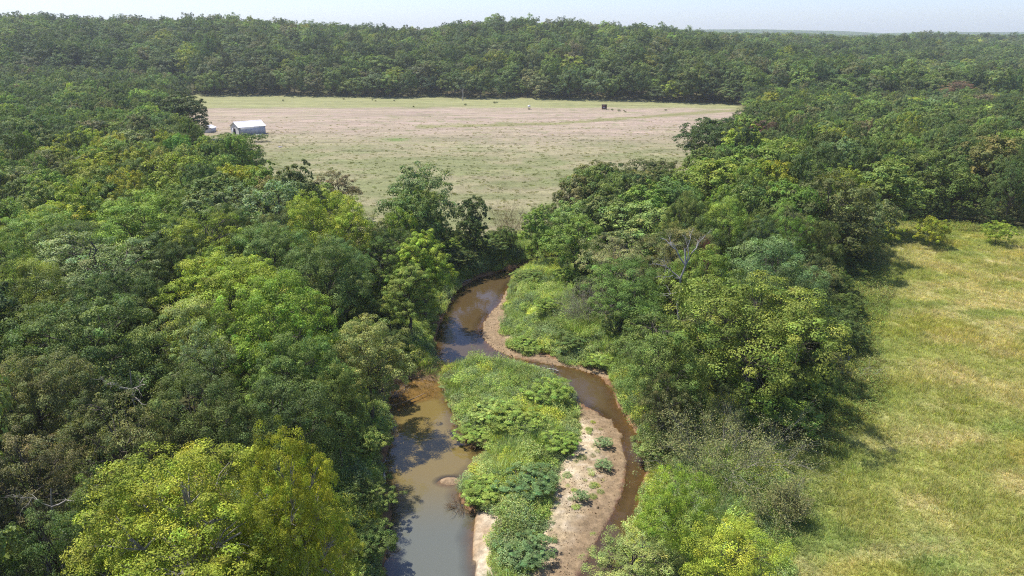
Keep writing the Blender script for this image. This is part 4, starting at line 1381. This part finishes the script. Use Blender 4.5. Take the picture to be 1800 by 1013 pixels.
# meadow grass on the right
grass_stock = [grass_mesh(510, 0.42, 0.55, 46, 0.030, GRASS_S), grass_mesh(511, 0.5, 0.42, 46, 0.034, GRASS_S),
               grass_mesh(512, 0.34, 0.75, 36, 0.028, GRASS_S), weed_mesh(513, 0.55, 0.6, 30, 0.11, GRASS_S)]
mx_, my_ = poisson(16, 135, 40, 172, 0.52, 19)
keep = (sdpoly(mx_, my_, RIGHT_WOOD) > -2.5) & in_view(mx_, my_, np.zeros(len(mx_)), 25, 40) & (creek_sd(mx_, my_) > 5) & \
       (mx_ > np.interp(my_, [40, 60, 110, 160], [17, 20, 34, 60])) & (frng.random(len(mx_)) < np.interp(my_, [40, 90, 170], [1.0, 0.8, 0.45]))
mx_, my_ = mx_[keep], my_[keep]
nM = len(mx_)
mc = meadow_tint(mx_, my_) * 1.12 * np.exp(frng.normal(size=(nM, 1)) * 0.16)
tall_ = fbm(mx_ / 4, my_ / 4, 91, 3)
ms_ = frng.uniform(0.7, 1.3, nM) * np.interp(my_, [40, 170], [1.0, 1.35])
mh = ms_ * (0.5 + 0.4 * sstep(0.35, 0.7, tall_))
greenish = mc[:, 1] / mc[:, 0]
mp_ = np.where((greenish > 1.25) & (frng.random(nM) < 0.4), 3, frng.integers(0, 3, nM))
em = sdpoly(mx_, my_, RIGHT_WOOD)
scrub = (em < 4.5 + 3 * (tall_ - 0.5)) & (frng.random(nM) < 0.55)
mp_ = np.where(scrub, 3, mp_)
ms_ = np.where(scrub, ms_ * 1.5, ms_)
mh = np.where(scrub, mh * 1.9, mh)
scatter('meadow_grass', np.stack([mx_, my_, terrain(mx_, my_)], 1), np.stack([np.zeros(nM), np.zeros(nM), frng.uniform(0, 6.28, nM)], 1),
        np.stack([ms_, ms_, mh], 1), mp_, mc, grass_stock, 'long yellow-green and straw coloured grass of the right meadow', 'grass')

# rough pasture tussocks
tx, ty = frng.uniform(-260, 150, 46000), frng.uniform(135, 530, 46000)
keep = (np.minimum(sdpoly(tx, ty, LEFT_WOOD), sdpoly(tx, ty, RIGHT_WOOD)) > 0.5) & (ty < field_edge(tx) - 1) & in_view(tx, ty, np.zeros(len(tx)), 10)
keep &= frng.random(len(tx)) < np.interp(ty, [140, 260, 400], [0.6, 0.4, 0.0])
tx, ty = tx[keep], ty[keep]
nT = len(tx)
tcx = pasture_tint(tx, ty) * np.array([1.0, 1.06, 0.95]) * np.exp(frng.normal(size=(nT, 1)) * 0.15)
ts = frng.uniform(0.6, 1.5, nT)
tuft = [grass_mesh(520, 0.45, 0.38, 40, 0.07, GRASS_S), grass_mesh(521, 0.55, 0.3, 40, 0.08, GRASS_S)]
scatter('pasture_grass', np.stack([tx, ty, terrain(tx, ty)], 1), np.stack([np.zeros(nT), np.zeros(nT), frng.uniform(0, 6.28, nT)], 1),
        np.stack([ts, ts, frng.uniform(0.4, 1.0, nT)], 1), frng.integers(0, 2, nT), tcx, tuft,
        'dry pinkish and green grass of the wide pasture', 'grass')


# ------------------------------------------------------------------ dead trees, brush, driftwood
def tube_obj(name, paths, mat, parent, sides=5):
    v, q = tubes(paths, sides)
    return link(name, mesh_np(name, v, q, [mat], None, True), parent)


def dead_tree(px, py, H, label, seed, limbs, mat=DEADWOOD, zbase=0.0, name='dead_tree', tr=0.3):
    """limbs: list of (start fraction, dx, dy, dz, radius)"""
    r = np.random.default_rng(seed)
    x, y = at(px, py, zbase + H)
    e = tag(empty(name, (x, y, tz(x, y))), label, 'tree')
    tP, tR = limb(r, (0, 0, -0.5), (0.2, 0, H * 0.8), tr, tr * 0.45, 8, 0.05)
    tube_obj('trunk', [(tP, tR)], mat, e, 7)
    for fr_, dx, dy, dz, rad in limbs:
        s = tP[min(7, int(fr_ * 7))]
        out_ = [limb(r, s, s + np.array([dx, dy, dz]), rad, rad * 0.4, 6, 0.12)]
        for k in range(5):
            st = out_[0][0][r.integers(2, 6)]
            d = unit(np.array([dx, dy, dz]) + r.normal(size=3) * 1.6 * np.array([1, 1, 0.8]))
            twig_paths(r, st, d, r.uniform(0.8, 1.7), rad * 0.36, 1, out_, 2)
        tube_obj('branch', out_, mat, e, 5)
    return e


dead_tree(1205, 388, 18, 'bare grey snag with forked limbs among the right trees', 601,
          [(0.99, -3.4, 0.2, 3.6, 0.11), (0.85, -3.4, -0.6, 2.2, 0.10), (0.99, 1.9, 0.0, 3.6, 0.11), (0.8, -2.2, -1.2, 0.6, 0.07), (0.9, 0.6, 1.0, 3.4, 0.08), (0.7, -1.8, -0.8, -0.2, 0.06)], tr=0.22)
dead_tree(505, 412, 12, 'bare pale-branched tree in the middle of the left wood', 602,
          [(0.9, 1.5, 0, 3.5, 0.11), (0.7, 2.8, -0.5, 1.2, 0.1), (0.6, 3.2, -0.8, 0.4, 0.1), (0.8, 1.0, 0.4, 3.0, 0.1), (0.55, 2.6, -1.2, -0.4, 0.08)], mat=TWIG)
dead_tree(813, 152, 9.0, 'pale snag at the foot of the hill behind the pasture', 603,
          [(0.9, 0.8, 0, 1.4, 0.1), (0.8, -0.8, 0, 1.2, 0.1)])
dead_tree(665, 448, 9, 'leaning vine-clad bare trunk in the wood left of the bend', 604,
          [(0.9, -1.6, 0, 1.2, 0.1), (0.8, 1.4, -0.3, 1.2, 0.09), (0.95, 0.4, 0, 1.8, 0.09)], mat=TWIG)
dead_tree(215, 600, 14.6, 'bare crooked branches standing out of the broad olive tree', 605,
          [(0.95, 1.8, -1.0, 1.0, 0.1), (0.9, -1.6, -1.2, 1.2, 0.1), (0.8, 2.2, -1.6, 0.2, 0.06)], mat=TWIG, tr=0.1)
dead_tree(70, 800, 13.6, 'bare pale branches in the shadows at lower left', 606,
          [(0.95, 2.0, -0.6, 0.8, 0.09), (0.85, 2.4, -1.4, 0.2, 0.09), (0.9, -1.2, -1.0, 1.4, 0.05)], mat=TWIG, tr=0.1)


def bare_bush(px, py, wpx, H, label, seed, mat, zb, stems=26, leaf_col=None, name='bare_shrub', tagcat='shrub', leafn=0):
    r = np.random.default_rng(seed)
    x, y = at(px, py, zb)
    dist = project(x, y, zb)[2]
    R = wpx * 0.5 * dist / FPX
    y += R * 0.4
    e = tag(empty(name, (x, y, tz(x, y))), label, tagcat)
    out_ = []
    for k in range(stems):
        a = r.uniform(0, 6.28)
        q = R * math.sqrt(r.random())
        d = np.array([cos(a) * q * 0.9, sin(a) * q * 0.9, H * r.uniform(0.55, 0.95) * (1 - 0.3 * (q / R) ** 2)])
        L = np.linalg.norm(d)
        twig_paths(r, np.array([cos(a), sin(a), 0]) * q * 0.3 + np.array([0, 0, -0.2]), d, L * 0.7, 0.035, 2, out_, 4, 0.5, 0.15)
    tube_obj('stems', out_, mat, e, 3)
    if leafn:
        ends = np.array([P[-1] for P, _ in out_])
        pos = ends[r.integers(0, len(ends), leafn)] + r.normal(size=(leafn, 3)) * 0.22
        nr = unit(r.normal(size=(leafn, 3)) * 0.6 + np.array([0, 0, 0.8]))
        tone = np.stack([np.exp(r.normal(size=leafn) * 0.25), 1 + r.normal(size=leafn) * 0.1, np.ones(leafn)], -1)
        v, f, t = leaves(r, pos, nr, 0.17, 0.09, tone)
        c = link('foliage', mesh_np('foliage', v, f, [LEAF], {'tone': ('FLOAT_COLOR', t)}), e)
        c.color = (*leaf_col, 1)
    return e


bare_bush(1285, 850, 250, 4.6, 'big grey twiggy bush with sparse olive leaves by the right meadow', 611, TWIG, 0, 46, (0.24, 0.25, 0.095), leafn=15000)
bare_bush(1195, 800, 120, 3.2, 'smaller olive twiggy bush between the big one and the channel', 618, TWIG, -0.5, 22, (0.25, 0.30, 0.09), leafn=9000)
bare_bush(1390, 930, 120, 3.0, 'olive brown twiggy bush at the foot of the bottom right trees', 619, TWIG, 0, 20, (0.21, 0.21, 0.08), leafn=6000)
bare_bush(1035, 580, 100, 5.2, 'grey brown tangle of dead vines on the right bank', 612, TWIG, -0.8, 40, (0.16, 0.14, 0.09), leafn=2500)
bare_bush(888, 432, 60, 9.5, 'brown leafless saplings at the pasture edge above the bend', 613, TWIG_BROWN, 0, 26, (0.2, 0.15, 0.07), leafn=1500)
bare_bush(930, 425, 55, 7.5, 'pale grey leafless saplings right of the brown ones', 614, TWIG, 0, 20, (0.17, 0.17, 0.1), leafn=700)
bare_bush(1505, 660, 75, 1.3, 'low grey brush pile at the edge of the right meadow', 615, DEADWOOD, 0, 30, name='brush_pile', tagcat='brush pile')
bare_bush(715, 676, 135, 2.3, 'brown tangle of flood debris at the head of the pool', 616, TWIG_BROWN, -2.3, 44, (0.2, 0.13, 0.05), name='flood_debris', tagcat='debris', leafn=900)
bare_bush(678, 700, 60, 1.5, 'dead branches lying on the left edge of the shallow pool', 617, DEADWOOD, -2.3, 20, name='flood_debris', tagcat='debris')
bare_bush(838, 782, 50, 1.2, 'dark root tangle hanging over the pool from the island', 620, TWIG_BROWN, -2.2, 26, name='root_tangle', tagcat='roots')
bare_bush(815, 893, 60, 1.0, 'dark root tangle on the pool edge of the lower island', 621, TWIG_BROWN, -2.3, 26, name='root_tangle', tagcat='roots')


def log(pts, rad, label, seed, mat=DEADWOOD, z=WZ + 0.15, name='driftwood_log'):
    r = np.random.default_rng(seed)
    P = np.array([(*at(a, b, z), z + dz) for a, b, dz in pts])
    c = P[0].copy()
    c[2] = WZ
    e = tag(empty(name, tuple(c)), label, 'log')
    t = np.linspace(0, 1, len(P))
    tt = np.linspace(0, 1, len(P) * 3)
    Q = np.stack([np.interp(tt, t, P[:, k]) for k in range(3)], 1) - c
    Q[1:-1] = (Q[:-2] + Q[1:-1] * 2 + Q[2:]) / 4
    tube_obj('trunk', [(Q, np.interp(tt, [0, 0.1, 1], [rad * 1.2, rad, rad * 0.5]))], mat, e, 8)
    out_ = []
    for k in range(3):
        s = Q[r.integers(2, len(Q) - 1)]
        twig_paths(r, s, unit(r.normal(size=3) + np.array([0, 0, 0.6])), rad * 5, rad * 0.35, 1, out_, 2)
    tube_obj('stub_branch', out_, mat, e, 4)


log([(664, 812, 0.35), (672, 822, 0.25), (676, 838, 0.15), (676, 856, 0.05)], 0.17, 'pale curved driftwood log on the left bank of the pool', 631)
log([(864, 637, 0.1), (880, 638, 0.16), (896, 640, 0.1)], 0.12, 'short pale log lying across the upper stream', 632)
log([(962, 650, 0.08), (972, 651, 0.16), (982, 654, 0.1)], 0.14, 'short pale log in the stream above the right channel', 633)
log([(655, 716, 0.4), (690, 716, 0.2), (720, 706, 0.15), (748, 694, 0.25)], 0.09, 'thin dark branch reaching across the shallow pool', 634, TWIG_BROWN)
log([(1286, 440, 9.4), (1300, 446, 9.0), (1318, 456, 8.4)], 0.16, 'broken grey limb lodged among the right trees', 635, z=-2.5) if False else None
log([(795, 506, 0.5), (812, 500, 0.35), (830, 493, 0.3)], 0.12, 'grey fallen branch on the far bank of the bend', 636)
log([(1035, 815, 0.1), (1048, 822, 0.12), (1058, 824, 0.1)], 0.07, 'small dark stick on the gravel bar', 637, TWIG_BROWN, z=WZ + 0.3)


# ------------------------------------------------------------------ buildings and farm things in the pasture
def boxv(x0, x1, y0, y1, z0, z1):
    v = [(x, y, z) for z in (z0, z1) for y in (y0, y1) for x in (x0, x1)]
    f = [(0, 2, 3, 1), (4, 5, 7, 6), (0, 1, 5, 4), (2, 6, 7, 3), (0, 4, 6, 2), (1, 3, 7, 5)]
    return v, f


def multibox(name, boxes, mat, parent, loc=(0, 0, 0)):
    V, Fa = [], []
    for b in boxes:
        v, f = boxv(*b)
        o = len(V)
        V += v
        Fa += [tuple(i + o for i in q) for q in f]
    return link(name, mesh_np(name, np.array(V), np.array(Fa), [mat]), parent, loc)


def prism(name, pts, y0, y1, mat, parent):
    """polygon in x/z extruded along y"""
    k = len(pts)
    me = bpy.data.meshes.new(name)
    V = [(a, y0, b) for a, b in pts] + [(a, y1, b) for a, b in pts]
    Fc = [tuple(range(k)), tuple(range(2 * k - 1, k - 1, -1))] + [(i, i + k, (i + 1) % k + k, (i + 1) % k) for i in range(k)]
    me.from_pydata(V, [], Fc)
    me.materials.append(mat)
    me.update()
    return link(name, me, parent)


def gabled(name, corner_px, far_px, width, length, eave, ridge, label, cat, door=True, long_mat=SHADE_GREY):
    P0 = Vector((*at(*corner_px), 0))
    P1 = Vector((*at(*far_px), 0))
    ax = (P1 - P0).normalized()
    rz = atan2(ax.y, ax.x) - pi / 2          # local +Y runs along the long side away from the corner
    e = tag(empty(name, P0, rz), label, cat)
    W, L = width, length
    # local x: 0 = long wall facing the camera, -W = back wall
    multibox('long_wall', [(-0.12, 0, 0, L, 0, eave)], long_mat, e)  # white wall on the shaded side, shade carried by the material's grey
    multibox('back_wall', [(-W, -W + 0.12, 0, L, 0, eave)], PAINT_W, e)
    if door:
        d0, d1, dh = -W * 0.64, -W * 0.40, eave * 0.78
        prism('gable_wall', [(-W + 0.12, 0), (d0, 0), (d0, dh), (d1, dh), (d1, 0), (-0.12, 0), (-0.12, eave), (-W / 2, ridge), (-W + 0.12, eave)], 0, 0.12, PAINT_W, e)
        multibox('door_frame', [(d0 - 0.12, d0, -0.04, 0.1, 0, dh + 0.12), (d1, d1 + 0.12, -0.04, 0.1, 0, dh + 0.12), (d0, d1, -0.04, 0.1, dh, dh + 0.12)], GALV, e)
        multibox('door', [(d0 - 1.3, d0 - 0.15, -0.1, -0.05, 0.05, dh)], SHADE_GREY, e)
        multibox('corner_trim', [(-0.02, 0.06, -0.06, 0.08, 0, eave - 0.02)], DARKIN, e)
    else:
        prism('gable_wall', [(-W + 0.12, 0), (-0.12, 0), (-0.12, eave), (-W / 2, ridge), (-W + 0.12, eave)], 0, 0.12, PAINT_W, e)
    prism('rear_gable_wall', [(-W + 0.12, 0), (-0.12, 0), (-0.12, eave), (-W / 2, ridge), (-W + 0.12, eave)], L - 0.12, L, PAINT_W, e)
    o_ = 0.35
    sl = (ridge - eave) / (W / 2)
    roof = prism('roof', [(o_, eave - sl * o_ + 0.02), (-W / 2, ridge + 0.02), (-W - o_, eave - sl * o_ + 0.02), (-W - o_, eave - sl * o_ + 0.14), (-W / 2, ridge + 0.16), (o_, eave - sl * o_ + 0.14)],
                 -0.35, L + 0.35, ROOF_W, e)
    nr = int(L / 0.9)
    for i in range(nr + 1):                  # standing ribs of the roof sheets
        y_ = -0.3 + i * (L + 0.55) / nr
        prism('roof_rib', [(o_, eave - sl * o_ + 0.14), (-W / 2, ridge + 0.16), (-W - o_, eave - sl * o_ + 0.14), (-W - o_, eave - sl * o_ + 0.2), (-W / 2, ridge + 0.22), (o_, eave - sl * o_ + 0.2)],
              y_, y_ + 0.06, ROOF_W, roof)
    prism('ridge_cap', [(-W / 2 + 0.3, ridge - sl * 0.3 + 0.2), (-W / 2, ridge + 0.23), (-W / 2 - 0.3, ridge - sl * 0.3 + 0.2), (-W / 2 - 0.3, ridge - sl * 0.3 + 0.25), (-W / 2, ridge + 0.28), (-W / 2 + 0.3, ridge - sl * 0.3 + 0.25)],
          -0.36, L + 0.36, ROOF_W, roof)
    return e


gabled('barn', (421, 239.5), (463.0, 235.8), 8.8, 11.6, 3.5, 5.3, 'white metal barn with an open doorway in the pasture', 'barn')
gabled('shed', (372, 233.5), (380, 231.5), 4.2, 4.2, 1.9, 2.7, 'small white-roofed shed left of the barn behind trees', 'shed', False)

bx_, by_ = at(1062, 192.5)
e = tag(empty('hunting_blind', (bx_, by_, tz(bx_, by_))), 'dark maroon box stand at the far side of the pasture', 'blind')
multibox('cabin', [(-1.35, 1.35, -1.1, 1.1, 0.5, 2.75)], MAROON, e)
multibox('roof', [(-1.5, 1.5, -1.25, 1.25, 2.75, 2.9)], DARKIN, e)
multibox('window', [(-0.95, 0.4, -1.13, -1.1, 1.0, 1.6)], GALV, e)
for sx_ in (-1.2, 1.2):
    for sy_ in (-0.95, 0.95):
        multibox('leg', [(sx_ - 0.06, sx_ + 0.06, sy_ - 0.06, sy_ + 0.06, -0.1, 0.5)], DARKIN, e)

tx_, ty_ = at(930, 192.5)
e = tag(empty('feeder_drum', (tx_, ty_, tz(tx_, ty_))), 'small white drum on dark legs at the far side of the pasture', 'feeder')
tube_obj('drum', [(np.array([(0, 0, 1.3), (0, 0, 1.34), (0, 0, 2.2), (0, 0, 2.4)]), np.array([0.3, 0.8, 0.8, 0.1]))], PAINT_W, e, 14)
for k in range(3):
    a = k * 2.094 + 0.4
    tube_obj('leg', [(np.array([(cos(a) * 0.6, sin(a) * 0.6, 1.32), (cos(a) * 0.95, sin(a) * 0.95, -0.1)]), np.array([0.06, 0.06]))], DARKIN, e, 6)
multibox('base', [(-0.5, 0.5, -0.4, 0.4, 0, 0.5)], DARKIN, e)  # dark box standing in for the shadow below the drum

# low trailer by the barn corner
lx, ly = at(454, 239.5)
e = tag(empty('flat_trailer', (lx, ly, tz(lx, ly)), 0.3), 'low white trailer beside the long wall of the barn', 'trailer')
multibox('bed', [(-1.3, 1.3, -0.6, 0.6, 0.45, 0.75)], PAINT_W, e)
multibox('tow_bar', [(1.3, 2.1, -0.06, 0.06, 0.5, 0.6)], DARKIN, e)
for sy_ in (-0.66, 0.66):
    tube_obj('wheel', [(np.array([(0, sy_ - 0.08, 0.3), (0, sy_ - 0.079, 0.3), (0, sy_ + 0.079, 0.3), (0, sy_ + 0.08, 0.3)]), np.array([0.05, 0.3, 0.3, 0.05]))], DARKIN, e, 12)

# pale rubble in the grass right of the barn
r_ = np.random.default_rng(641)
rx_, ry_ = at(497, 259)
for k in range(5):
    s_ = r_.uniform(0.22, 0.55)
    vv = unit(r_.normal(size=(40, 3)))
    import bmesh
    bm = bmesh.new()
    for q in vv:
        bm.verts.new(q * s_ * np.array([1.2, 0.9, 0.7]) * r_.uniform(0.85, 1.1))
    bmesh.ops.convex_hull(bm, input=bm.verts)
    me = bpy.data.meshes.new('stone')
    bm.to_mesh(me)
    bm.free()
    me.materials.append(GALV)
    o = link('stone', me, None, (rx_ + r_.uniform(-2, 2), ry_ + r_.uniform(-1, 1), 0.15 + tz(rx_, ry_)))
    tag(o, 'pale stone in the loose heap right of the barn', 'stone', 'pale stones heaped right of the barn')

# dark weedy bushes dotted along the far strip of the pasture
r_ = np.random.default_rng(651)
far_b = [(498, 177), (604, 174), (655, 176), (660, 177), (693, 177), (727, 188), (818, 184), (869, 181), (873, 180), (1076, 193), (1088, 194), (1097, 193), (1099, 195), (1170, 192)]
for a, b in far_b:
    x, y = at(a, b + 1.5)
    st = STOCK['near', 'shrub'][r_.integers(0, 2)]
    place_tree('weed_clump', st, x, y, r_.uniform(0.5, 1.3), r_.uniform(0.5, 1.1), 'olive', 'small dark weed clump on the far green strip of the pasture', 'weed',
               'dark weed clumps along the far strip of the pasture')

# ------------------------------------------------------------------ haze
hm, n, l, out = newmat('haze')
pv = n.new('ShaderNodeVolumePrincipled')
pv.inputs['Color'].default_value = (0.88, 0.94, 1.0, 1)
pv.inputs['Density'].default_value = 0.00012
pv.inputs['Anisotropy'].default_value = 0.2
l.new(pv.outputs[0], out.inputs['Volume'])
v, f = boxv(-7150, 7150, -1650, 7150, -6, 150)
hz = link('haze', mesh_np('haze', np.array(v), np.array(f), [hm]))
tag(hz, kind='stuff')
print('individual trees', len(HAND) + cnt, 'rest', nF, 'patches', nQ, 'weeds', nU, 'bushes', nS, 'grass', nM, 'tussocks', nT)
